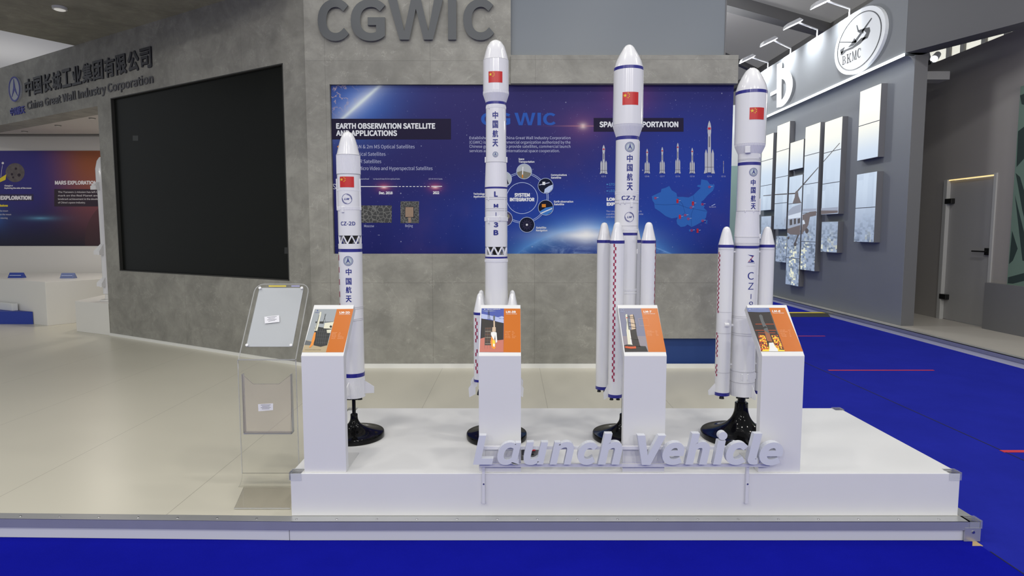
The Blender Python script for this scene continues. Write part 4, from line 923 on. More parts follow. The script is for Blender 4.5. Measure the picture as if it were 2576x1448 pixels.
for k, a in enumerate((45, -45, 135, -135)):
    r.booster(a, .127, 45, nz, [(784, 15.9), (790.5, 15.9)], [(790, 15.7), (957, 15.4)], [(952, 15.8), (958, 15.8)], (980, 992, .018), None if abs(a) > 90 else [(-30 if a < 0 else 32, 800, 939, 16, ((7, 9), (11, 12)))],
              (-86 if a < 0 else 86, [(.025, 950), (.064, 975), (.060, 998), (.025, 990)]))
r.part('tail_section', [(960, 28.6), (996, 28.6)], M['rocket_rib'], 56, .0013); r.base(76, 1040, 9, 994, 4.6, 0)

# ---- third rocket (four white boosters)
r = Rocket('white rocket model with four long boosters, second from right', 3.57, 1576.3, 500)
r.part('nose_cone', [(112.3, .6), (113.3, 5), (116, 9.5), (121, 13.5), (127.6, 17.2), (141.4, 25), (155, 31.5), (172, 36.4)])
r.part('blue_band', [(172, 36.7), (180, 37.1)], RB)
r.part('fairing', [(180, 37.2), (316, 37.7)]); r.part('fairing_ribbed', [(316, 37.6), (321, 36.6), (344.8, 28.7)], M['rocket_rib'], 64, .0012)
r.part('blue_band', [(344.5, 28.2), (353.6, 28.2)], RB)
r.part('second_stage', [(353.6, 29.2), (585, 29)]); r.dots(483, 29.1, 3); r.dots(487.5, 29.1, 3); r.line(504, 29.1, 1); r.dots(508, 29.1, 4); r.line(512, 29.1, 1); r.line(568, 29.1, 1); r.dots(578, 29.1, 4)
r.box(-42, 505, 514, 29.1, 4, .006); r.box(-18, 505, 514, 29.1, 4, .006); r.box(14, 507, 522, 29.1, 7.5, .008, 'vent_cover'); r.box(88, 355, 580, 29, 2, .003, 'raceway')
r.flag(1566, 231, 1607.6, 262.8, 37.4); r.casc(1584.8, 369.3, 11.8, 29.2)
r.word('中国航天', 1584.4, [(388.5, 407.5), (412.5, 430.5), (435.5, 454), (459, 478.5)], 15, 29.1); r.label('CZ-7', 1563.5, 1601, 492, 503, 29.1, .012); r.lm(1583.5, 545.5, 12, 29.1)
r.part('blue_band', [(585, 28.3), (591.5, 28.3)], RB); r.part('core_stage', [(591.5, 28), (940, 27.5)]); r.dots(727, 28.2, 5); r.dots(735, 28.2, 3); r.box(72, 626, 638, 28, 4, .006)
r.part('blue_band', [(936, 28.0), (942, 28.0)], RB); r.part('tail_section', [(942, 27.6), (995, 27.6)], M['rocket_rib'], 40, .0018)
nz = [(558, .5), (558.8, 4), (561, 7), (566, 9.3), (574, 11), (604.5, 18.3)]
for a in (-31, 59, 149, -121):
    bo, pos, rr = r.booster(a, .131, -31, nz, [(604.3, 18.7), (612, 18.7)], [(612, 18.4), (990, 17.6)], [(989, 17.9), (997, 17.9)], (997, 1006, .011, (-1, 1)), [(-26 if a == -31 else 62, 613, 960, 44, ())] if a in (-31, 59) else None,
              (a - 55 if a in (-31, -121) else a + 40, [(.030, 958), (.066, 988), (.062, 1004), (.030, 996)]))
r.base(76, 1040, 9, 994, 4.6, 0)

# ---- fourth rocket (two boosters)
r = Rocket('white rocket model with two slim boosters, rightmost, on the widest black foot', 3.58, 1880, 560)
r.part('nose_cone', [(170.5, .6), (171.5, 6), (174.5, 11), (180, 16.5), (194.5, 25), (212, 33), (226, 37), (232, 37.8)])
r.part('blue_band', [(231.5, 38.2), (239.5, 38.4)], RB); r.part('fairing', [(239.5, 38.3), (364, 37.2)])
r.part('fairing_ribbed', [(364, 37.2), (369, 36.4), (388, 27.8)], M['rocket_rib'], 48, .0012); r.box(-28, 372, 388, 32, 15, .010, 'umbilical_box'); r.box(40, 391, 399, 27.5, 5, .005)
r.part('second_stage_top', [(388, 27.4), (409.5, 27.2)]); r.line(402, 27.4, 1); r.line(405, 27.4, 1); r.part('blue_band', [(409.5, 27.4), (417.2, 27.4)], RB)
r.part('second_stage', [(417, 27.2), (531, 27.5)]); r.line(531, 27.9, 1); r.box(-32, 528, 534, 27.5, 3, .004); r.box(10, 528, 534, 27.5, 3, .004); r.box(70, 500, 540, 27.6, 3.5, .006, 'raceway')
r.part('interstage', [(531, 27.6), (594, 30.2)], M['rocket_rib'], 48, .0006); r.part('interstage_ring', [(594, 30.4), (617.5, 30.2)]); r.line(596, 30.6, 1); r.line(611, 30.5, 1); r.line(615, 30.5, 1); r.box(62, 588, 600, 30.2, 5, .006)
r.part('blue_band', [(617.5, 30.5), (624, 30.5)], RB); r.part('core_stage', [(624, 30.2), (930, 29.6)]); r.line(793, 30.0, 1); r.line(797, 30.0, 1); r.line(835, 30, 1); r.line(840, 30, 1)
r.part('tail_ring', [(926, 30), (958, 30)], M['rocket_rib'], 48, .0008); r.part('tail_section', [(958, 29.8), (992, 30)], M['rocket_rib'], 30, .0009); r.line(930, 30.2, 1); r.line(957, 30.2, 1)
for a in (-22, 4, 62): r.box(a, 934, 949, 29.8, 4.5, .005, 'vent_cover')
r.flag(1886.3, 270, 1924.8, 299.6, 37.9); r.casc(1895.7, 432.5, 10, 27.4)
r.word('中国航天', 1895, [(451, 466), (470.5, 486), (490.5, 507), (511, 526)], 12.5, 27.4)
r.word('CZI8', 1889, [(684, 703), (711, 728), (739, 751.5), (758, 775)], {'C': 16, 'Z': 14, 'I': 1.8, '8': 12}, 30.1, .0)
c = r.cyl(30.1, 650); k = M['rocket_ink']
c.place([poly2([(-9, 11), (8, 8.5), (-1, 1), (8, -6), (2, -9), (-3, -1), (3.5, 5)], k), poly2([(-9, -9.5), (10, -8), (4, -5.5), (-6, -7.5)], k), poly2([(-8, -12), (11, -10.5), (10, -9.8)], k)], 1889.5, 651, 1); c.text('LONG MARCH', 1889, 669, 22, 2.4, M['rocket_line'])
c.place([poly2([(-7, -7), (4, 7), (6, 7), (-5, -7)], M['checker_red'])], 1889.5, 651, 1, 2); c.build('swoosh_emblem', r.o)
nz = [(569.5, .5), (570.3, 4), (573, 7.2), (578, 9.6), (586, 12), (615, 18.8)]
for a in (-82, 98):
    bo, pos, rr = r.booster(a, .122, -82, nz, [(615, 19.3), (622, 19.3)], [(622, 18.9), (985, 18.5)], [(984, 18.9), (992, 18.9)], (992, 1002, .014), [(-72, 634, 788, 26, ()), (-70, 838, 948, 18, ((10, 13),))] if a < 0 else None,
              (-84 if a < 0 else 100, [(.030, 958), (.082, 981), (.078, 992), (.030, 991)]))
    sg = -1 if a < 0 else 1
    for py in (633, 915) + ((817,) if a < 0 else ()):
        z = onY(1288, py, r.Y0).z; b = MB(); u = (Vector((pos[0], pos[1], 0)) - Vector((r.X0, r.Y0, 0))).normalized(); p0 = Vector((r.X0, r.Y0, z)) + u * .055; p1 = Vector((pos[0], pos[1], z)) - u * .030
        b.tube([p0, p1], .006 if py != 817 else .009, 10); b.build('strut', RW, r.o)
    for py in (627, 783, 836, 934):
        zz = onY(1288, py, pos[1]).z; b = MB(); b.lathe([(zz - .001, rr + .0006), (zz + .001, rr + .0006)], pos[0], pos[1], 40); b.build('seam_ring', M['rocket_line'], bo)
bx = onY(1828, 817, r.Y0 - .06); b = MB(); b.tube([bx + Vector((-.012, 0, 0)), bx + Vector((.012, 0, 0))], .011, 12); b.build('attachment', RW, r.o)
r.fin(32, [(.062, 958), (.096, 985), (.092, 997), (.062, 994)])
for a in (60, 180, 300): r.nozzle(r.X0 + .028 * math.sin(R(a)), r.Y0 - .028 * math.cos(R(a)), 990, 1001, .013)
r.base(97, 1010.5, 16, 990, 9.5, 0)

# ================================================================== long blue poster on the back wall
YPO = YW + .035; mpo = mapY(YPO)
g = NG('space_print'); P, x, y, z = g.pos()
kx = dep(YPO, 1.5) / FPX; zA, zBm = onY(1288, 213, YPO).z, onY(1288, 637, YPO).z
X_ = g.math('ADD', g.math('MULTIPLY', x, 1 / kx), 1288.0); Y_ = g.lin(z, zA, zBm); Y_ = g.math('ADD', g.math('MULTIPLY', Y_, 424.0), 213.0)
def dist(cx, cy, sx=1, sy=1, ang=0):
    dx, dy = g.math('SUBTRACT', X_, float(cx)), g.math('SUBTRACT', Y_, float(cy)); ca, sa = math.cos(R(ang)), math.sin(R(ang))
    u = g.math('ADD', g.math('MULTIPLY', dx, ca), g.math('MULTIPLY', dy, sa)); v = g.math('SUBTRACT', g.math('MULTIPLY', dy, ca), g.math('MULTIPLY', dx, sa))
    return g.math('SQRT', g.math('ADD', g.math('POWER', g.math('ABSOLUTE', g.math('MULTIPLY', u, 1 / sx)), 2), g.math('POWER', g.math('ABSOLUTE', g.math('MULTIPLY', v, 1 / sy)), 2)))
def gl(d, pw=1.0): return g.math('EXPONENT', g.math('MULTIPLY', g.math('POWER', d, pw), -1.0))
nz_ = g.noise(P, 1.3, 5, .6)
kk = .95
c = g.mix(g.lin(Y_, 213, 640), S(50, 46, 104, kk), S(28, 30, 96, kk))
c = g.mix(g.math('MULTIPLY', gl(dist(1470, 560, 330, 110), 2), .85), c, S(28, 66, 168, kk)); c = g.mix(g.math('MULTIPLY', gl(dist(1740, 440, 210, 170), 2), .8), c, S(34, 62, 160, kk))
c = g.mix(g.math('MULTIPLY', g.step(nz_, .5, .8), .30), c, S(72, 58, 116, kk)); c = g.mix(g.math('MULTIPLY', gl(dist(1575, 240, 60, 50), 2), .45), c, S(130, 66, 120, kk))
# city lights and light streak, upper left
h0_ = gl(dist(905, 262, 100, 70, -36), 1.6); c = g.mix(g.math('MULTIPLY', h0_, .85), c, S(66, 118, 206, kk))
h1_ = gl(dist(912, 256, 62, 15, -40), 1.2); c = g.mix(h1_, c, S(196, 206, 226, kk)); h2_ = gl(dist(915, 256, 95, 4, -41), 1.8); c = g.mix(h2_, c, S(220, 232, 235, kk))
cl_ = g.math('MULTIPLY', g.step(g.math('ABSOLUTE', g.math('SUBTRACT', g.noise(P, 9, 4, .6), .5)), .03, .0), gl(dist(850, 235, 50, 45, -40), 3)); c = g.mix(g.math('MULTIPLY', cl_, .8), c, S(190, 170, 170, kk))
# planet limb, lower middle
dE = dist(1492, 885); limb = g.math('EXPONENT', g.math('MULTIPLY', g.math('ABSOLUTE', g.math('SUBTRACT', dE, 313.0)), -.045))
ins = g.math('LESS_THAN', dE, 313.0); ec = g.mix(g.step(g.noise(g.scalev(P, (5, 5, 12)), 1.0, 6, .65, .8), .40, .92), S(26, 52, 130, kk), S(150, 176, 220, kk))
c = g.mix(g.math('MULTIPLY', ins, .95), c, ec); fade = gl(dist(1470, 590, 170, 60), 2.5)
c = g.mix(g.math('MULTIPLY', limb, g.math('ADD', .35, g.math('MULTIPLY', fade, .6))), c, S(96, 160, 226, kk))
c = g.mix(gl(dist(1470, 591, 62, 10), 1.3), c, S(236, 238, 242, kk)); c = g.mix(g.math('MULTIPLY', gl(dist(1475, 588, 22, 16), 1.2), .9), c, S(240, 240, 242, kk))
c = g.mix(g.math('MULTIPLY', gl(dist(1640, 618, 80, 1.6, 22), 2), .6), c, S(120, 170, 230, kk))
# small red-white flares
c = g.mix(g.math('MULTIPLY', gl(dist(1464, 315, 30, 22), 1.0), .6), c, S(150, 90, 130, kk)); c = g.mix(gl(dist(1464, 315, 6, 5), 1.2), c, S(240, 220, 215, kk)); c = g.mix(g.math('MULTIPLY', gl(dist(1464, 315, 45, 1.2), 1.5), .7), c, S(190, 130, 140, kk))
for fx in (968, 1096): c = g.mix(gl(dist(fx, 468.5, 9, 6), 1.1), c, S(200, 90, 110, kk)); c = g.mix(gl(dist(fx, 468.5, 6, 2.2), 1.5), c, S(240, 215, 220, kk))
# stars
vv = g.vor(P, 9.0); sd = g.n('SeparateColor'); g.nt.links.new(vv.outputs['Color'], sd.inputs[0])
c = g.mix(g.math('MULTIPLY', g.step(g.math('SUBTRACT', vv.outputs['Distance'], g.math('MULTIPLY', g.math('POWER', sd.outputs[0], 3), .07)), .028, .0), g.math('ADD', .15, g.math('MULTIPLY', sd.outputs[1], .6))), c, S(190, 195, 225, kk))
v2 = g.vor(P, 26.0); c = g.mix(g.math('MULTIPLY', g.step(v2.outputs['Distance'], .12, .02), .40), c, S(160, 165, 210, kk))
g.put(g.p.inputs['Base Color'], c); g.p.inputs['Roughness'].default_value = .5; g.p.inputs['Specular IOR Level'].default_value = .12
po = thing('space_poster', (0, YPO, onY(1300, 640, YPO).z), 'wide blue space poster set into the concrete back wall', 'poster')
b = MB(); b.box((xL + .004, YPO, onY(1288, 638, YPO).z + .0), (xRp - .004, YPO + .03, onY(1288, 211, YPO).z)); b.build('panel', M['space_print'], po)
mat('poster_text', S(222, 224, 230, .92), .6, spec=.08); mat('poster_text_dim', S(176, 180, 208, .85), .6, spec=.08); mat('poster_bar', S(38, 34, 58, .92), .6, spec=.08); mat('poster_word', S(48, 88, 172, .92), .6, spec=.08); mat('poster_line', S(176, 190, 224, .85), .6, spec=.08)
mat('poster_cyan', S(84, 150, 205, .92), .6, spec=.08); mat('poster_map', S(48, 98, 178, .92), .6, spec=.08); mat('poster_map_line', S(36, 70, 140, .92), .6, spec=.08); mat('poster_pin', S(190, 50, 70, .92), .6, spec=.08); mat('poster_star', S(240, 244, 250, .8), .6, spec=.08)
mat('poster_rocket', S(178, 180, 190, .9), .6, spec=.08); mat('poster_rocket_dark', S(110, 108, 124, .92), .6, spec=.08); mat('icon_sky', S(172, 178, 186, .92), .6, spec=.08); mat('icon_land', S(122, 120, 108, .92), .6, spec=.08); mat('icon_dark', S(22, 26, 48, .92), .6, spec=.08)
mat('icon_blue', S(66, 120, 196, .92), .6, spec=.08); mat('icon_orange', S(206, 130, 50, .92), .6, spec=.08); mat('icon_purple', S(70, 64, 96, .92), .6, spec=.08)
def aerial(name, sc):
    q = NG(name); Pq = q.pos()[0]; vq = q.vor(Pq, sc, 'DISTANCE_TO_EDGE'); nq = q.noise(Pq, 38, 4, .7)
    cq = q.mix(q.step(vq.outputs['Distance'], .10, .03), S(42, 42, 46, .92), S(118, 118, 116, .92)); cq = q.mix(q.math('MULTIPLY', nq, .6), cq, S(60, 62, 60, .92)); q.put(q.p.inputs['Base Color'], cq); q.p.inputs['Roughness'].default_value = .5
aerial('aerial_print', 24); aerial('aerial_print_fine', 40)
d = Dec(mpo, .0011); T, TD = M['poster_text'], M['poster_text_dim']
d.rect(831, 298.5, 1134.5, 350.5, M['poster_bar']); d.text('EARTH OBSERVATION SATELLITE', 845.5, 1095, 323, 12.5, T, off=.018, layer=2); d.text('AND APPLICATIONS', 845.5, 999, 341, 12.5, T, off=.018, layer=2)
for t, xe, yb, xs in (('0.5m PAN & 2m MS Optical Satellites', 1043, 373, 862), ('0.5m Optical Satellites', 969.5, 391.5, 862), ('Radar SAR Satellites', 959, 410, 862), ('High-res Micro Video and Hyperspectral Satellites', 1088, 427.5, 862)): d.text(t, xs, xe, yb, 8.6, TD)
d.poly([(848, 369), (853, 364), (853, 374)], M['icon_orange'])
d.line(856, 469, 1000, 469, 1.8, T); [d.line(1003 + 9 * k, 469, 1008.5 + 9 * k, 469, 1.6, T) for k in range(9)]; d.line(1085, 468.5, 1112, 468.5, 1.8, T)
d.ring(841, 469, 6, 1.2, T); d.line(838, 466, 844, 472, 1.2, T)
d.text('launched', 906, 928, 451.5, 3.6, TD); d.text('to launch two 0.5 m optical Sats', 939, 1006, 451.5, 3.6, TD); d.text('16+4+4+X Sats', 1078, 1113, 451.5, 3.6, TD)
d.text('Dec. 2018', 953.5, 987.5, 488, 6, T, off=.02); d.text('2022', 1089, 1105, 487.5, 6, T, off=.02)
d.rect(880, 516.5, 985.5, 560, M['aerial_print']); d.rect(1007.5, 506, 1054, 561, M['aerial_print_fine']); d.poly([(1020, 520), (1040, 520), (1040, 546), (1034, 546), (1034, 560), (1027, 560), (1027, 546), (1019, 546)], mat('icon_tan', S(150, 128, 112, .95), .6, spec=.08), 2)
for a in ((1019, 520, 1041, 520), (1041, 520, 1041, 546), (1019, 520, 1019, 546), (1019, 546, 1041, 546)): d.line(*a, .9, M['icon_dark'], 3)
d.text('Moscow', 916, 941, 571, 6, TD); d.text('Beijing', 1019.5, 1038.5, 570.5, 6, TD)
# middle block
for ch, xa, xb in (('C', 1210, 1243), ('G', 1248, 1284), ('S', 1270, 1292), ('W', 1294, 1347), ('I', 1352, 1361), ('C', 1366, 1398)):
    if ch == 'W': d.poly([(xa + u * (xb - xa), 315 - v * 31.5) for u, v in W_SHAPE], M['poster_word'])
    elif ch != 'S': d.text(ch, xa, xb, 315, 31.5, M['poster_word'], coff=.014, bbox=True)
for t, yb, xe in (('Established in 1980, China Great Wall Industry Corporation', 350, 1435), ('(CGWIC) is the sole commercial organization authorized by the', 361, 1435), ('Chinese government to provide satellites, commercial launch', 371.5, 1435), ('services and carry out international space cooperation.', 382.5, 1408)): d.text(t, 1181, xe, yb, 6.9, TD)
cx, cy = 1313.5, 498; d.ring(cx, cy, 39, 1.2, M['poster_line'], n=64)
for rr in (60.5, 64): d.ring(cx + 2, cy - 1, rr, 1.1, M['poster_line'], n=80)
d.text('SYSTEM', 1294, 1333, 494, 7.8, T, off=.025); d.text('INTEGRATOR', 1282.5, 1344.5, 505.5, 7.8, T, off=.025)
for ix, iy, kind in ((1318.5, 431, 0), (1372.5, 467, 1), (1373, 522, 2), (1325.5, 565, 3), (1270, 549.5, 4), (1268, 450, 5)):
    d.disc(ix, iy, 19, M[('icon_sky', 'icon_dark', 'icon_dark', 'icon_dark', 'icon_purple', 'icon_sky')[kind]], 3); d.ring(ix, iy, 19, 1, M['poster_line'], 5)
    if kind == 0: d.poly([(ix - 18, iy + 2), (ix - 5, iy - 2), (ix + 17, iy + 4), (ix + 15, iy + 11), (ix + 5, iy + 18), (ix - 8, iy + 17), (ix - 17, iy + 8)], M['icon_land'], 4); d.line(ix - 3, iy - 12, ix - 4, iy + 8, 2.4, T, 5); d.line(ix - 4, iy + 8, ix - 4, iy + 16, 3, M['icon_orange'], 5)
    if kind == 1: d.poly([(ix - 4, iy + 18), (ix - 2, iy + 8), (ix + 8, iy + 1), (ix + 18, iy - 3), (ix + 17, iy + 8), (ix + 8, iy + 17)], M['poster_line'], 4); d.line(ix - 16, iy - 2, ix + 10, iy - 8, 2.2, M['poster_text_dim'], 5); d.rect(ix - 8, iy - 10, ix - 1, iy - 2, T, 6)
    if kind == 2: d.poly([(ix - 16, iy + 10), (ix, iy + 0), (ix + 18, iy - 3), (ix + 16, iy + 10), (ix + 2, iy + 19), (ix - 10, iy + 16)], M['icon_blue'], 4); d.line(ix - 14, iy + 15, ix + 16, iy + 2, 2.5, T, 5); d.rect(ix - 10, iy - 9, ix, iy - 1, M['icon_orange'], 6)
    if kind == 3:
        for a in range(0, 180, 30): d.line(ix + 14 * math.cos(R(a)), iy + 14 * math.sin(R(a)), ix - 14 * math.cos(R(a)), iy - 14 * math.sin(R(a)), .7, M['icon_purple'], 4)
        d.ring(ix, iy, 9, .7, M['icon_purple'], 4); d.disc(ix, iy, 2.5, T, 5)
    if kind == 4: d.disc(ix + 5, iy - 5, 7, M['icon_land'], 4)
    if kind == 5: d.poly([(ix - 2, iy + 17), (ix + 6, iy - 4), (ix + 12, iy + 12)], M['icon_dark'], 4)
for a, b_, X, Y in (('Space', 'Transportation', 1304.5, 402), ('Communications', 'Satellite', 1386, 442), ('Earth observation', 'Satellite', 1393.5, 509), ('Satellite', 'Navigation', 1348.5, 574.5), ('Technology', 'Applications', 1191, 489.5)):
    for k, t in enumerate((a, b_)): d.text(t, X, X + len(t) * 2.85, Y + 6.8 * k, 4.4, T, off=.015)
# right block
d.rect(1493.5, 296.5, 1719.5, 331, M['poster_bar']); d.text('SPACE TRANSPORTATION', 1508, 1706.5, 319, 12.5, T, off=.018, layer=2)
def mini(cx, y0, y1, w, big=False):
    k = M['poster_rocket']; h = y1 - y0; a = w * .16
    d.poly([(cx - a * .6, y0 + h * .05), (cx, y0), (cx + a * .6, y0 + h * .05), (cx + a, y0 + h * .12), (cx + a, y0 + h * .22), (cx + a * .8, y0 + h * .27), (cx + a, y1 - h * .02), (cx - a, y1 - h * .02), (cx - a * .8, y0 + h * .27), (cx - a, y0 + h * .22), (cx - a, y0 + h * .12)], k, 2)
    if w > 6:
        for s_ in (-1, 1):
            X = cx + s_ * w * .30; d.poly([(X, y0 + h * .54), (X + w * .11, y0 + h * .62), (X + w * .11, y1 - 2), (X + w * .16 * (1 if s_ > 0 else -.7), y1), (X - w * .16 * (1 if s_ < 0 else -.7) * 0 - w * .11, y1), (X - w * .11, y0 + h * .62)], k, 3)
            d.poly([(X + s_ * w * .11, y1 - h * .08), (X + s_ * w * .20, y1), (X + s_ * w * .05, y1)], k, 2); d.line(X - s_ * w * .13, y0 + h * .62, X - s_ * w * .13, y1, 1.0, M['poster_rocket_dark'], 4)
    d.rect(cx - a * .75, y0 + h * .13, cx + a * .75, y0 + h * .17, M['poster_pin'], 4); d.line(cx, y0 + h * .3, cx, y0 + h * .5, a * .6, M['poster_rocket_dark'], 4); d.line(cx - w * .4, y1 - h * .12, cx + w * .4, y1 - h * .12, .8, M['poster_rocket_dark'], 4)
for cx, y0, y1, w_, t in ((1518.6, 364, 437, 20, 'CZ-5'), (1628, 373.5, 436, 15, 'CZ-6A'), (1666, 369, 436, 15, 'CZ-7'), (1705, 358.5, 436, 15, 'CZ-7A'), (1741.4, 371, 436, 15, 'CZ-8'), (1784.5, 303, 436, 28, 'CZ-9'), (1820, 403.5, 436, 4, 'CZ-11')):
    mini(cx, y0, y1, w_); d.text(t, cx - 5.5, cx + 5.5, 445, 3.4, TD)
for t, yb in (('GTO', 466.5), ('LEO', 483)): d.disc(1527.5, yb - 3, 1.6, M['poster_cyan']); d.text(t, 1532, 1546, yb, 6, M['poster_cyan']); d.line(1525, yb + 4.5, 1608, yb + 4.5, .8, M['poster_map'])
d.text('payload', 1551, 1607, 466.5, 6, M['poster_cyan'])
d.text('LONG MARCH', 1526, 1600, 504.5, 7, T, off=.03); d.text('EXPRESS', 1526, 1575, 516.5, 7, T, off=.03)
for t, yb, xe in (('The Long March family of rockets is', 533, 1614), ('capable of launching payloads into', 540, 1618), ('LEO MEO GTO and SSO orbits', 547.5, 1595)): d.text(t, 1525, xe, yb, 4, TD)
cm = [(525, 965), (600, 930), (605, 905), (640, 895), (670, 880), (690, 915), (730, 940), (735, 970), (780, 970), (830, 975), (870, 955), (905, 920), (930, 895), (900, 885), (905, 872), (930, 870), (935, 825), (985, 835), (1005, 865), (1045, 870), (1040, 900), (1030, 920), (985, 960), (965, 985), (950, 1000), (935, 1010), (940, 1035), (965, 1045), (955, 1060), (985, 1090), (978, 1115), (975, 1140), (960, 1160), (935, 1180), (890, 1205), (855, 1220), (820, 1200), (800, 1215), (765, 1220), (735, 1195), (730, 1165), (740, 1140), (690, 1150), (640, 1130), (590, 1090), (550, 1065), (545, 1020), (530, 1000)]
q = lambda a, c_: (1480 + a / 3.29, 200 + c_ / 3.29)
d.poly([q(*p) for p in cm], M['poster_map']); d.poly([q(975, 1165), q(986, 1160), q(982, 1198), q(976, 1190)], M['poster_map']); d.disc(*q(842, 1248), 3, M['poster_map'])
for pts in ([(548, 1030), (640, 1036), (740, 1030), (820, 1060), (985, 1090)], [(735, 975), (780, 1030), (800, 1100), (760, 1140)], [(870, 958), (880, 1040), (850, 1120), (855, 1215)]):
    for a, b_ in zip(pts, pts[1:]): d.line(*q(*a), *q(*b_), .6, M['poster_map_line'], 2)
for a, c_ in ((555, 980), (738, 1005), (866, 1025), (850, 1058), (944, 1032), (758, 1135), (802, 1122), (828, 1152), (946, 1168), (1003, 888), (855, 1248), (904, 1250)):
    X, Y = q(a, c_); d.ring(X, Y, 2.2, 1.2, M['poster_pin'], 3); d.line(X + 3, Y - 1, X + 8, Y - 1.5, .8, M['poster_line'], 3)
    if a in (738, 866, 758, 904): d.rect(X - 2.5, Y - 5, X + 2.5, Y + 5, M['poster_pin'], 3)
d.text('Sea launch', *(q(1000, 1055)[0], q(1055, 1055)[0]), q(1000, 1058)[1], 3, TD); d.line(*q(1020, 1045), *q(1050, 1030), 1.2, M['poster_line'])
d.build('printed_graphics', po)

# ================================================================== raised company lettering on the angled wall
def Lsign(name, lab, items):
    d = Dec(mpL, .0)
    for t, x0, x1, yb, cap, sl, off, m, bb in items: d.text(t, x0, x1, yb, cap, M[m], off=off, ext=.03, slope=sl, bbox=bb)
    return tag(d.build(name), lab, 'lettering')
def Lchars(chars, x0, x1, ya, yb, ha, hb, m, off, gap=.06):
    """characters spread along a line that recedes with the wall: rows ya/yb are bottoms, ha/hb heights at both ends"""
    d = Dec(mpL, .0); n = len(chars); A, B = onL(x0, ya), onL(x1, yb); zlo = (A.z + B.z) / 2; hm = ((onL(x0, ya - ha).z - A.z) + (onL(x1, yb - hb).z - B.z)) / 2; L = (B - A).length / n
    vsA = []
    for i, ch in enumerate(chars):
        vs, fs = text_mesh(ch, off, 0, 1.0); lo = min(v.y for v in vs); hi = max(v.y for v in vs); xa = min(v.x for v in vs); xb = max(v.x for v in vs)
        d._m(M[m]); u0 = (A - PA).dot(UD) + L * (i + gap); wd = L * (1 - 2 * gap)
        d.b.add([PA + UD * (u0 + (v.x - xa) / (xb - xa) * wd) + ND * ((v.z + 1) / 2 * .016) + Vector((0, 0, zlo + (v.y - lo) / (hi - lo) * hm)) for v in vs], fs)
    return d
tag(Lchars('中国长城工业集团有限公司', 65, 386, 247, 166, 45, 52, 'letter_dark', .012).build('wall_lettering'), 'large dark raised Chinese lettering on the concrete beam at left', 'lettering')
def Ltext(t, x0, x1, ya, yb, cap, m, off, name, lab):
    A, B = onL(x0, ya), onL(x1, yb); z0 = (A.z + B.z) / 2; vs, fs = text_mesh(t, off, 0, 1.0); xa = min(v.x for v in vs); xb = max(v.x for v in vs); hm = onL((x0 + x1) / 2, (ya + yb) / 2 - cap).z - onL((x0 + x1) / 2, (ya + yb) / 2).z
    u0, u1 = (A - PA).dot(UD), (B - PA).dot(UD); b = MB(); b.add([PA + UD * (u0 + (v.x - xa) / (xb - xa) * (u1 - u0)) + ND * ((v.z + 1) / 2 * .012) + Vector((0, 0, z0 + v.y / CAP * hm)) for v in vs], fs)
    return tag(b.build(name, M[m]), lab, 'lettering')
Ltext('China Great Wall Industry Corporation', 70, 387, 277, 206, 20, 'letter_dim', .008, 'wall_lettering', 'row of small dark raised English lettering under the Chinese characters')
Ltext('中国航天', 28, 64, 289, 283, 15, 'letter_blue', .012, 'wall_lettering', 'small blue raised characters under the round wall emblem')
em = thing('wall_emblem', tuple(onL(42, 225)), 'round blue and white emblem on the concrete beam', 'emblem')
cE = onL(42, 225); rE = abs(onL(42, 193).z - onL(42, 257).z) / 2; f = lambda u, v, h: PA + UD * ((cE - PA).dot(UD) + u * rE) + Vector((0, 0, cE.z + v * rE)) + ND * h
b = MB(); b.prism([f(math.cos(R(a)), math.sin(R(a)), .001) for a in range(0, 360, 10)], ND * .028); b.build('disc', mat('emblem_pale', (.40, .42, .46, 1), .4), em)
b = MB()
for i in range(36):
    a, c_ = R(10 * i), R(10 * i + 10); b.prism([f(.88 * math.cos(a), .88 * math.sin(a), .028), f(math.cos(a), math.sin(a), .028), f(math.cos(c_), math.sin(c_), .028), f(.88 * math.cos(c_), .88 * math.sin(c_), .028)], ND * .006)
b.prism([f(x_, y_, .028) for x_, y_ in ((0, .8), (.16, .1), (.52, -.6), (.12, -.2), (0, -.02), (-.12, -.2), (-.52, -.6), (-.16, .1))], ND * .006); b.build('arrow_ring', M['letter_blue'], em)

# ================================================================== things in the room on the left
def box_on(name, pts, z0, z1, m, lab, cat, group=None, bevel=.004):
    b = MB(); b.foot(pts, z0, z1); return tag(b.build(name, M[m], bevel=bevel), lab, cat, group)
mat('counter_white', (.80, .79, .76, 1), .35)
C0 = onZ(120, 819, ZS); CL = onZ(-60, 797, ZS); CR = onZ(300, 800, ZS); zc = onY(113, 709, C0.y).z
box_on('display_counter', [CL, C0, CR, (CR.x + .1, 11.4, 0), (CL.x - .6, 11.4, 0)], ZS, zc, 'counter_white', 'large white angular counter with two small blue cards on it', 'counter')
for px, w_, py, m1, lab in ((37, 18, 699, 'print_blue', 'small dark blue tent card on the white counter, left one'), (167, 17, 700, 'print_bluegrey', 'small pale blue tent card on the white counter, right one')):
    P = onZ(px, py, zc); k = dep(P.y, zc) / FPX; t = thing('tent_card', (P.x, P.y, zc), lab, 'card', 'tent cards on the counter'); b = MB(); b.prism([(P.x - w_ * k, P.y, zc + .0015), (P.x - w_ * k, P.y + .05, zc + .085), (P.x - w_ * k, P.y + .1, zc + .0015)], (2 * w_ * k, 0, 0)); b.build('card', M[m1], t)
    b = MB(); b.prism([(P.x - w_ * k * .8, P.y + .0135, zc + .035), (P.x + w_ * k * .8, P.y + .0135, zc + .035), (P.x + w_ * k * .8, P.y + .0195, zc + .045), (P.x - w_ * k * .8, P.y + .0195, zc + .045)], (0, -.003, .002)); b.build('print', M['print_cloud'], t)
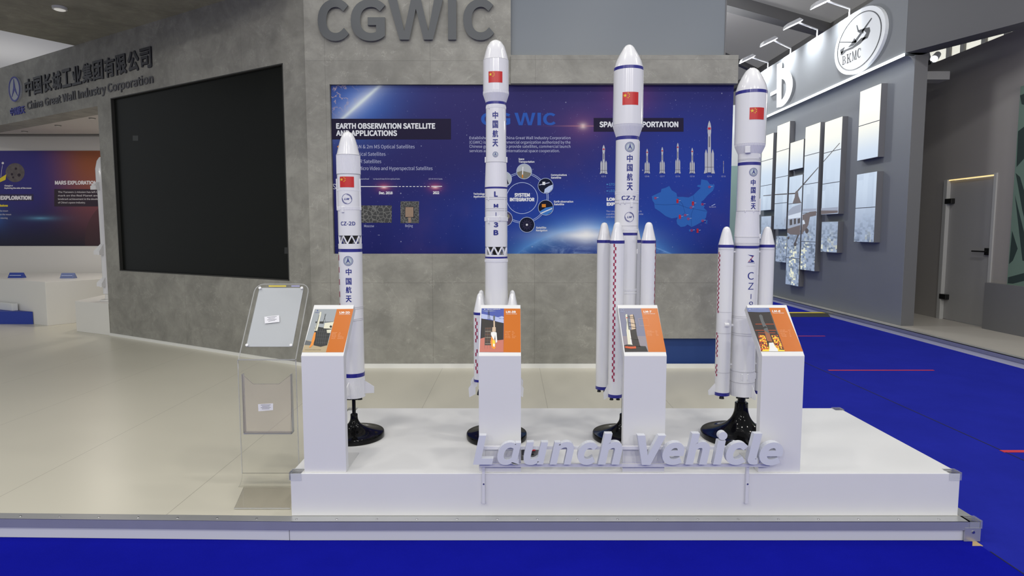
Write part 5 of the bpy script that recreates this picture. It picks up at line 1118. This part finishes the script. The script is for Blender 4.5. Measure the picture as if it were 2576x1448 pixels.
P0 = onZ(193, 833, ZS); P1 = onZ(277.5, 843.5, ZS); zq = onY(190, 757, P0.y).z
pe = Vector((-.18, .95, 0)); box_on('model_plinth', [P0, P1 - UD * .006, P1 - UD * .006 + pe, P0 + pe], ZS, zq, 'counter_white', 'low white plinth against the left end of the concrete wall', 'plinth')
cdr = (C0 - CL).normalized(); cn = Vector((cdr.y, -cdr.x, 0)); Q0 = onZ(-40, 814.5, ZS); Q1 = onZ(84, 815, ZS); zb_ = onY(40, 783, Q0.y).z
box_on('low_bench', [Q0, Q1, C0 + cdr * ((Q1.x - C0.x) / cdr.x) + cn * .015, C0 + cdr * ((Q0.x - C0.x) / cdr.x) + cn * .015], ZS, zb_, 'bench_blue', 'low blue bench cut by the left frame edge', 'bench', bevel=.015)
# white box standing on the bench against the counter
mat('frosted', (.78, .80, .80, 1), .3)
b = MB(); cdr = (C0 - CL).normalized(); cn = Vector((cdr.y, -cdr.x, 0)); E0, E1 = CL + cn * .03, CL + cdr * ((onY(46, 770, C0.y + .3).x - CL.x) / cdr.x) + cn * .03
b.foot([E0, E1, E1 + cn * .08, E0 + cn * .08], zb_ + .001, onY(20, 757, (E0.y + E1.y) / 2).z); tag(b.build('white_box', M['frosted'], bevel=.004), 'white box standing on the low blue bench', 'box')
# white rocket half hidden behind the wall end
Yr = P1.y + .42; cx_ = onY(268, 700, Yr).x; kk_ = dep(Yr, 1.2) / FPX
rk = thing('wall_side_rocket', (cx_, Yr, zq), 'white rocket model half hidden behind the end of the concrete wall', 'rocket model')
zz = lambda py: onY(262, py, Yr).z
b = MB(); b.lathe([(zq + .0008, 17 * kk_), (zq + .02, 16 * kk_), (zq + .03, 6 * kk_), (zz(738), 5 * kk_)], cx_, Yr, 28); b.build('stand_foot', M['counter_white'], rk, smooth=40)
b = MB(); b.lathe([(zz(738), 9 * kk_), (zz(480), 9 * kk_), (zz(470), 11 * kk_), (zz(425), 11 * kk_), (zz(405), 7 * kk_), (zz(395), 1 * kk_)], cx_, Yr, 28); b.build('core', RW, rk, smooth=35)
for p0, p1, rd in ((456, 477, 26), (612, 640, 27), (696, 720, 24)):
    for a in (-90, 90, 0, 180):
        u = Vector((math.sin(R(a)), -math.cos(R(a)), 0)); n = Vector((u.y, -u.x, 0)) * .03
        b = MB(); c_ = Vector((cx_, Yr, 0)); b.prism([c_ + u * 8 * kk_ + Vector((0, 0, zz(p0))) - n / 2, c_ + u * rd * kk_ + Vector((0, 0, zz(p1 - 9))) - n / 2, c_ + u * rd * kk_ + Vector((0, 0, zz(p1))) - n / 2, c_ + u * 8 * kk_ + Vector((0, 0, zz(p1))) - n / 2], n); b.build('fin', RW, rk)
# inner poster
g = NG('mars_print'); P, x, y, z = g.pos(); YQp = YI - .012; k_ = dep(YQp, 1.5) / FPX
X_ = g.math('ADD', g.math('MULTIPLY', x, 1 / k_), 1288.0); Y_ = g.math('ADD', g.math('MULTIPLY', g.lin(z, onY(100, 380, YQp).z, onY(100, 618, YQp).z), 238.0), 380.0)
def dist(cx, cy, sx=1, sy=1, ang=0):
    dx, dy = g.math('SUBTRACT', X_, float(cx)), g.math('SUBTRACT', Y_, float(cy))
    return g.math('SQRT', g.math('ADD', g.math('POWER', g.math('ABSOLUTE', g.math('MULTIPLY', dx, 1 / sx)), 2), g.math('POWER', g.math('ABSOLUTE', g.math('MULTIPLY', dy, 1 / sy)), 2)))
ki = 1.15
c = g.mix(g.step(Y_, 380, 620), S(58, 46, 138, ki), S(22, 18, 40, ki)); c = g.mix(g.math('MULTIPLY', g.step(X_, 90, 235), g.step(Y_, 640, 400)), c, S(166, 90, 52, ki)); c = g.mix(g.math('MULTIPLY', gl(dist(60, 470, 80, 90), 2), .5), c, S(60, 54, 160, ki))
dm = dist(330, 610); c = g.mix(g.math('MULTIPLY', g.math('LESS_THAN', dm, 118.0), .6), c, S(74, 46, 50, ki)); c = g.mix(g.math('MULTIPLY', gl(dist(103, 548, 22, 3), 1.0), .9), c, S(120, 190, 230, ki)); c = g.mix(g.math('MULTIPLY', gl(dist(-5, 545, 16, 20), 1.0), .8), c, S(60, 120, 210, ki))
g.put(g.p.inputs['Base Color'], c); g.p.inputs['Roughness'].default_value = .45
ip = thing('planet_poster', (onY(100, 500, YQp).x, YQp, 1.2), 'navy to orange planet poster in the room through the left opening', 'poster')
b = MB(); A, B = onY(-220, 618, YQp), onY(262, 379, YQp); b.box((A.x, YQp, A.z), (B.x, YI - .001, B.z)); b.build('panel', M['mars_print'], ip)
g2 = NG('moon_print'); P2 = g2.pos()[0]; g2.put(g2.p.inputs['Base Color'], g2.mix(g2.noise(P2, 14, 6, .7), S(52, 46, 52, .6), S(104, 96, 94, .6))); g2.p.inputs['Roughness'].default_value = .5
mat('text_bar', S(36, 24, 36, .6), .5); mat('text_bar_dim', S(40, 34, 66, .6), .5); mat('text_pale', S(200, 196, 200, .62), .5); mat('text_yellow', S(196, 176, 40, .6), .5)
d = Dec(mapY(YQp), .0015)
d.disc(38, 434, 24, M['moon_print']); d.poly([(0, 448), (16, 438), (14, 452), (0, 458)], M['text_yellow'], 2); d.disc(7, 410, 3, M['text_pale']); d.line(6, 415, 2, 445, .8, M['text_pale'])
for ccx, ccy, rr in ((30, 438, 3), (48, 440, 4), (40, 424, 3), (33, 446, 2.5)): d.disc(ccx, ccy, rr, M['text_bar'], 2)
d.rect(-30, 488, 84, 505, M['text_bar_dim']); d.text('LUNAR EXPLORATION', -40, 79, 501.5, 8.5, M['text_pale'], off=.03, layer=2); d.text("Chang'e-4", 11, 32, 468.5, 3.4, M['text_pale'], off=.02, layer=2); d.text('Exploring the side of the moon', 11, 79, 474.5, 3.4, M['text_pale'], off=.02, layer=2)
d.text('missions', -6, 20, 519, 4.5, M['text_yellow'], off=.03); d.text('orbit the moon', -14, 20, 532, 3.8, M['text_pale']); d.text('landing on the moon', -20, 28, 541, 3.8, M['text_pale']); d.text('sample returning', -14, 19, 550, 3.8, M['text_pale'])
d.text('MARS EXPLORATION', 138, 243, 463.5, 8.5, M['text_pale'], off=.02); d.rect(136.5, 475.5, 262, 519, M['text_bar'])
for k, t in enumerate(('The Tianwen-1 mission has left Chinas', 'mark on the Red Planet and is a', 'landmark achievement in the development', "of China's space industry.")): d.text(t, 146, (262, 262, 266, 215)[k], 485 + 8.8 * k, 4.4, M['text_pale'], layer=2)
d.build('printed_graphics', ip)

# ================================================================== light boxes, lamps and badges on the right stand
XB = XS - .10
g = NG('city_print'); P, x, y, z = g.pos()
def cells(v):
    k = g.vor(v, 1.0); k.distance = 'CHEBYCHEV'; k.inputs['Randomness'].default_value = .55; return k
bl = cells(g.scalev(P, (0, 6.5, 1.6))); sc_ = g.n('SeparateColor'); g.nt.links.new(bl.outputs['Color'], sc_.inputs[0]); fine = cells(g.scalev(P, (0, 13, 26))); sf = g.n('SeparateColor'); g.nt.links.new(fine.outputs['Color'], sf.inputs[0])
c = g.mix(g.step(z, 2.7, 3.3), (.62, .73, .88, 1), (.97, .96, .84, 1)); c = g.mix(g.step(z, 2.35, 1.35), c, (.30, .37, .52, 1))
c = g.mix(g.math('MULTIPLY', g.step(z, 2.9, 1.9), g.math('MULTIPLY', sc_.outputs[0], .55)), c, (.36, .45, .60, 1)); c = g.mix(g.math('MULTIPLY', g.step(z, 1.9, 1.2), g.math('MULTIPLY', g.step(sf.outputs[1], .3, .9), .75)), c, (.07, .10, .16, 1))
c = g.mix(g.math('MULTIPLY', g.math('MULTIPLY', g.step(z, 1.6, 1.0), g.step(sc_.outputs[1], .5, .6)), g.step(sf.outputs[0], .55, .8)), c, (.85, .86, .66, 1))
g.put(g.p.inputs['Base Color'], (.1, .1, .1, 1)); g.put(g.p.inputs['Emission Color'], c); g.p.inputs['Emission Strength'].default_value = .9; g.p.inputs['Roughness'].default_value = .4
mat('box_side', (.19, .19, .20, 1), .5); mat('pane_joint', (.02, .02, .025, 1), .6, emit=S(90, 96, 110), es=.5)
mat('heli_dark', (.03, .03, .035, 1), .4, emit=S(78, 70, 72), es=.9); mat('heli_body', (.1, .1, .1, 1), .4, emit=S(150, 158, 178), es=.95); mat('heli_mid', (.06, .06, .07, 1), .4, emit=S(104, 92, 92), es=.9); mat('heli_white', (.1, .1, .1, 1), .4, emit=S(206, 216, 232), es=.95)
boxes = [(95, 165, 383, 152, 868, 3, 'backlit picture box behind the right rocket, leftmost tall one'), (190, 268, 310, 245, 990, 4, 'tall backlit picture box, second column from the left'), (272, 355, 422, 348, 603, 1, 'small blank white light box, second column from the left of the helicopter'),
         (265, 348, 645, 320, 1350, 4, 'tall backlit box with the helicopter cockpit, reaching lowest'), (368, 460, 316, 425, 1255, 5, 'tallest backlit box, helicopter tail boom across it'), (490, 598, 280, 570, 893, 3, 'tall backlit box with a rotor blade across it, right of the helicopter'),
         (468, 570, 940, 563, 1138, 1, 'small backlit city picture box below the rotor blade box'), (712, 842, 73, 820, 535, 2, 'blank white light box, upper one nearest the stand corner'), (690, 815, 625, 795, 1073, 2, 'hazy blue backlit box, lower one nearest the stand corner'),
         (182, 248, 1032, 240, 1200, 1, 'small dim backlit box left of the landing wheel'), (88, 150, 905, 146, 1050, 1, 'small backlit box beside the right booster, lowest at left')]
heli = [('heli_dark', [(100, 778), (180, 769), (300, 761), (300, 769), (180, 775), (100, 782)]), ('heli_dark', [(298, 764), (440, 606), (580, 447), (583, 450), (445, 607), (306, 768)]), ('heli_mid', [(285, 826), (298, 790), (302, 756), (318, 742), (322, 780), (340, 826)]),
        ('heli_body', [(262, 872), (285, 850), (345, 828), (348, 905), (345, 960), (262, 985), (236, 975), (234, 930)]), ('heli_white', [(258, 905), (346, 880), (346, 915), (258, 925)]), ('heli_mid', [(240, 985), (262, 985), (345, 960), (350, 1018), (325, 1026), (270, 1022), (245, 1005)]),
        ('heli_mid', [(348, 900), (395, 880), (470, 872), (575, 872), (575, 886), (470, 896), (395, 912), (386, 960), (372, 990), (348, 1012)]), ('heli_body', [(350, 862), (470, 858), (572, 850), (572, 872), (470, 872), (350, 880)]),
        ('heli_dark', [(268, 930), (284, 926), (284, 962), (268, 966)]), ('heli_dark', [(294, 924), (308, 922), (308, 956), (294, 960)]), ('heli_dark', [(318, 925), (334, 920), (334, 950), (318, 955)]), ('heli_dark', [(318, 1024), (328, 1024), (308, 1075), (300, 1072)]),
        ('heli_white', [(350, 935), (358, 930), (366, 955), (352, 960)])] + [('heli_dark', [(cx + r * math.cos(R(a)), cy + r * 1.5 * math.sin(R(a))) for a in range(0, 360, 24)]) for cx, cy, r in ((303, 1084, 9), (377, 1000, 11), (262, 1045, 6))]
def clip(poly, x0, x1, y0, y1):
    for ax, lim, sg in ((0, x0, 1), (0, x1, -1), (1, y0, 1), (1, y1, -1)):
        out = []
        for i in range(len(poly)):
            p, q = poly[i - 1], poly[i]; a, b_ = (p[ax] - lim) * sg, (q[ax] - lim) * sg
            if (a >= 0) != (b_ >= 0): t = a / (a - b_); out.append((p[0] + (q[0] - p[0]) * t, p[1] + (q[1] - p[1]) * t))
            if b_ >= 0: out.append(q)
        poly = out
        if not poly: break
    return poly
cv2 = lambda a, c_: (1880 + a / 2.4975, 180 + c_ / 2.4975)
for xl_, xr_, yt, xrb, yb, n, lab in boxes:
    A = onX(*cv2(xr_, yt), XB); L = onX(*cv2(xl_, yt), XB); Bq = onX(*cv2(xrb, yb), XB); y0, y1, z1, z0 = A.y, L.y, A.z, Bq.z
    t = thing('light_box', (XS, (y0 + y1) / 2, z0), lab, 'light box', 'backlit picture boxes on the grey wall')
    b = MB(); b.box((XB + .003, y0, z0), (XS - .0008, y1, z1)); b.build('case', M['box_side'], t)
    b = MB(); b.box((XB, y0 + .004, z0 + .004), (XB + .003, y1 - .004, z1 - .004)); pn = b.build('lit_panel', M['city_print'], t)
    if n > 1:
        for k in range(1, n): b = MB(); zz_ = z0 + (z1 - z0) * k / n; b.box((XB - .0015, y0, zz_ - .006), (XB, y1, zz_ + .006)); b.build('joint', M['pane_joint'], t)
    d = None
    for k, (mn, pts) in enumerate(heli):
        W = [onX(*cv2(*p), XB) for p in pts]; pc = clip([(v.y, v.z) for v in W], y0 + .004, y1 - .004, z0 + .004, z1 - .004)
        if pc and len(pc) > 2:
            if d is None: d = Dec(lambda a, c_, h: Vector((XB - .001 - h, a, c_)), .0006)
            # outline is given as (y, z); mirror so that the front faces the aisle
            d._m(M[mn]); Pp = [Vector((p[0], p[1], 0)) for p in pc]; d.b.add([d.mp(p.x, p.y, .0006 * (k + 1)) for p in Pp], [tuple(tt) for tt in tessellate_polygon([Pp])])
    if d: d.build('helicopter_print', t)

# arm floodlights above the fascia
mat('lamp_arm', (.6, .6, .6, 1), .4); mat('flood_on', (1, 1, 1, 1), .3, emit=(.86, .88, 1, 1), es=9)
XFc = XS - .14
for (hx_, hy), (bx_, by), lab in (((2066, 10), (2137, 28), 'white arm floodlight over the grey fascia, nearest one'), ((1995, 63), (2056, 80), 'white arm floodlight over the fascia, second nearest'), ((1934, 107), (1989, 127), 'white arm floodlight over the fascia, third nearest'), ((1880, 150), (1932, 162), 'white arm floodlight over the fascia, farthest one fully visible')):
    B0_ = onX(bx_, by, XFc + .05); Yl = B0_.y; H0 = onY(hx_ + 12, hy - 4, Yl)
    H0 = Vector((onY(hx_, hy, Yl).x, Yl, onY(hx_, hy, Yl).z)); B1 = Vector((XFc + .05, Yl, zFT + .0))
    t = thing('arm_floodlight', tuple(B1), lab, 'lamp', 'arm floodlights over the fascia')
    b = MB(); b.tube([B1, B1 + Vector((0, 0, max(.05, B0_.z - zFT + .04))), Vector((H0.x + .08, Yl, H0.z + .05))], .016, 8); b.build('arm', M['lamp_arm'], t)
    ax = Vector((.9, 0, .42)).normalized(); nn = Vector((ax.z, 0, -ax.x)); w2 = .17; c0 = Vector((H0.x, Yl - .09, H0.z))
    b = MB(); b.prism([c0 - ax * w2, c0 + ax * w2, c0 + ax * w2 * .7 - nn * .06, c0 - ax * w2 * .7 - nn * .06], (0, .18, 0)); b.build('head', M['lamp_arm'], t)
    b = MB(); b.prism([c0 - ax * w2 * .92 + nn * .001 + Vector((0, .008, 0)), c0 + ax * w2 * .92 + nn * .001 + Vector((0, .008, 0)), c0 + ax * w2 * .92 + nn * .004 + Vector((0, .008, 0)), c0 - ax * w2 * .92 + nn * .004 + Vector((0, .008, 0))], (0, .164, 0)); b.build('lens', M['flood_on'], t)
    lamp('fascia_flood', 'SPOT', (H0.x + .02, Yl, H0.z - .06), 95, (.92, .96, 1), .06, (XFc, Yl, zFT - .22), 110, 1.0)

# oval badge
XO = XFc - .05; cO = onX(2159, 104, XO); yR = (onX(2096, 125, XO).y - onX(2222, 72, XO).y) / 2; zR = (onX(2160, 26, XO).z - onX(2160, 181, XO).z) / 2
bd = thing('oval_badge', (XO, cO.y, cO.z), 'oval white badge with a helicopter drawing on the lit fascia', 'badge')
E = lambda s_, a, h: Vector((XFc - .001 - h, cO.y + yR * s_ * math.cos(a), cO.z + zR * s_ * math.sin(a)))
mat('badge_white', (.86, .88, .88, 1), .4); mat('badge_ink', (.035, .038, .042, 1), .4)
b = MB(); b.prism([E(1, R(a), 0) for a in range(0, 360, 8)], (-.05, 0, 0)); b.build('plate', M['badge_white'], bd)
b = MB()
for i in range(60):
    a, c_ = R(6 * i), R(6 * i + 6); b.prism([E(.845, a, .05), E(.87, a, .05), E(.87, c_, .05), E(.845, c_, .05)], (-.006, 0, 0))
b.build('rim_line', M['badge_ink'], bd)
z8 = lambda a, c_: (1760 + a / 3.148, c_ / 3.148)
d = Dec(mapX(XO), .004)
for pts in ([(1105, 330), (1220, 330), (1360, 140), (1365, 145), (1235, 338), (1110, 336)], [(1225, 300), (1245, 330), (1215, 360), (1175, 375), (1200, 345)], [(1255, 240), (1300, 225), (1345, 215), (1350, 245), (1330, 300), (1280, 325), (1320, 260), (1300, 240), (1262, 262)],
            [(1280, 300), (1325, 290), (1270, 345), (1210, 385), (1160, 405), (1125, 440), (1118, 412), (1150, 395), (1215, 365)], [(1112, 395), (1150, 370), (1130, 420), (1118, 440)], [(1290, 235), (1300, 232), (1296, 262), (1286, 265)], [(1240, 200), (1248, 198), (1262, 250), (1252, 255)]):
    d.poly([z8(*p) for p in pts], M['badge_ink'])
d.build('helicopter_drawing', bd)
# serif capitals drawn as strokes
d = Dec(mapX(XO), .004); ik = M['badge_ink']
def serif(ch, x0, x1, yt0, yb0, sl):
    W = x1 - x0; Hh = yb0 - yt0; Q = lambda u, v: (x0 + u * W, yb0 - v * Hh + sl * u * W)
    def pl(*pp): d.poly([Q(*p) for p in pp], ik)
    sr = .07
    if ch in 'BK': pl((.12, 0), (.34, 0), (.34, 1), (.12, 1)); pl((0, 0), (.46, 0), (.46, sr), (0, sr)); pl((0, 1 - sr), (.46, 1 - sr), (.46, 1), (0, 1))
    if ch == 'B':
        for a, c_ in ((0, .52), (.48, 1)):
            m_ = (a + c_) / 2; hh = (c_ - a) / 2
            o_ = [(.4 + .55 * math.cos(R(t)) * (1.05 if a == 0 else .9), m_ + hh * math.sin(R(t))) for t in range(-90, 91, 15)]; i_ = [(.4 + .30 * math.cos(R(t)) * (1.05 if a == 0 else .9), m_ + hh * .78 * math.sin(R(t))) for t in range(90, -91, -15)]
            pl(*(o_ + i_))
    if ch == 'K': pl((.34, .42), (.78, .96), (.9, .96), (.46, .42)); pl((.40, .55), (.58, .6), (.96, 0), (.70, 0)); pl((.62, 1 - sr), (1, 1 - sr), (1, 1), (.62, 1)); pl((.6, 0), (1.05, 0), (1.05, sr), (.6, sr))
    if ch == 'M': pl((.08, 0), (.16, 0), (.16, 1), (.08, 1)); pl((.78, 0), (.94, 0), (.94, 1), (.78, 1)); pl((.08, 1), (.26, 1), (.56, .1), (.46, 0)); pl((.46, 0), (.53, 0), (.86, 1), (.78, 1)); pl((0, 0), (.26, 0), (.26, sr), (0, sr)); pl((.68, 0), (1.02, 0), (1.02, sr), (.68, sr))
    if ch == 'C': pl(*([(.5 + .5 * math.cos(R(t)), .5 + .52 * math.sin(R(t))) for t in range(40, 325, 15)] + [(.55 + .30 * math.cos(R(t)), .5 + .44 * math.sin(R(t))) for t in range(320, 39, -15)])); pl((.86, .68), (.93, .68), (.93, 1), (.87, .98))
for ch, a, c_, t0, b0 in (('B', 1128, 1158, 448, 515), ('K', 1163, 1200, 432, 503), ('M', 1205, 1242, 408, 483), ('C', 1247, 1277, 388, 462)):
    xa, ya = z8(a, t0); xb_, yb_ = z8(c_, b0); serif(ch, xa, xb_, ya, yb_, -.38)
d.build('lettering', bd)
# white sign letter further along
d = Dec(mapX(XFc), .0)
def sg(pts): d.poly([z8(*p) for p in pts], mat('sign_glare', (.9, .9, .9, 1), .4, emit=(.95, .97, 1, 1), es=.5), 0, .05)  # emission stands in for the floodlights' glare on the white mark
sg([(560, 735), (640, 690), (640, 720), (560, 762)]); sg([(612, 510), (655, 490), (650, 560), (646, 846), (610, 852)])
sg([(640 + 97 * math.cos(R(t)), 697 - 40 * math.cos(R(t)) + 152 * math.sin(R(t))) for t in range(-85, 91, 10)] + [(640 + 46 * math.cos(R(t)), 712 - 22 * math.cos(R(t)) + 84 * math.sin(R(t))) for t in range(85, -86, -10)])
tag(d.build('sign_mark'), 'white raised mark with added glow for its floodlit glare on the lit fascia beside the right rocket nose', 'sign')
# yellow and black cable ramp by the stand platform
A = onZ(1935, 797, 0); B = onZ(2104, 797, 0); cr_ = thing('cable_ramp', ((A.x + B.x) / 2, A.y, 0), 'yellow and black cable ramp lying on the blue carpet', 'cable ramp')
mat('rubber_dark', (.05, .05, .048, 1), .8, bump=.4, bscale=30); mat('ramp_yellow', (.72, .56, .05, 1), .6)
b = MB(); b.prism([(A.x, A.y, .0005), (A.x, A.y + .10, .055), (A.x, A.y + .22, .055), (A.x, A.y + .32, .0005)], (B.x - A.x - .1, 0, 0)); b.build('body', M['rubber_dark'], cr_, bevel=.004)
b = MB(); b.box((A.x + .01, A.y + .095, .0555), (B.x - .15, A.y + .225, .061)); b.build('lid', M['ramp_yellow'], cr_)
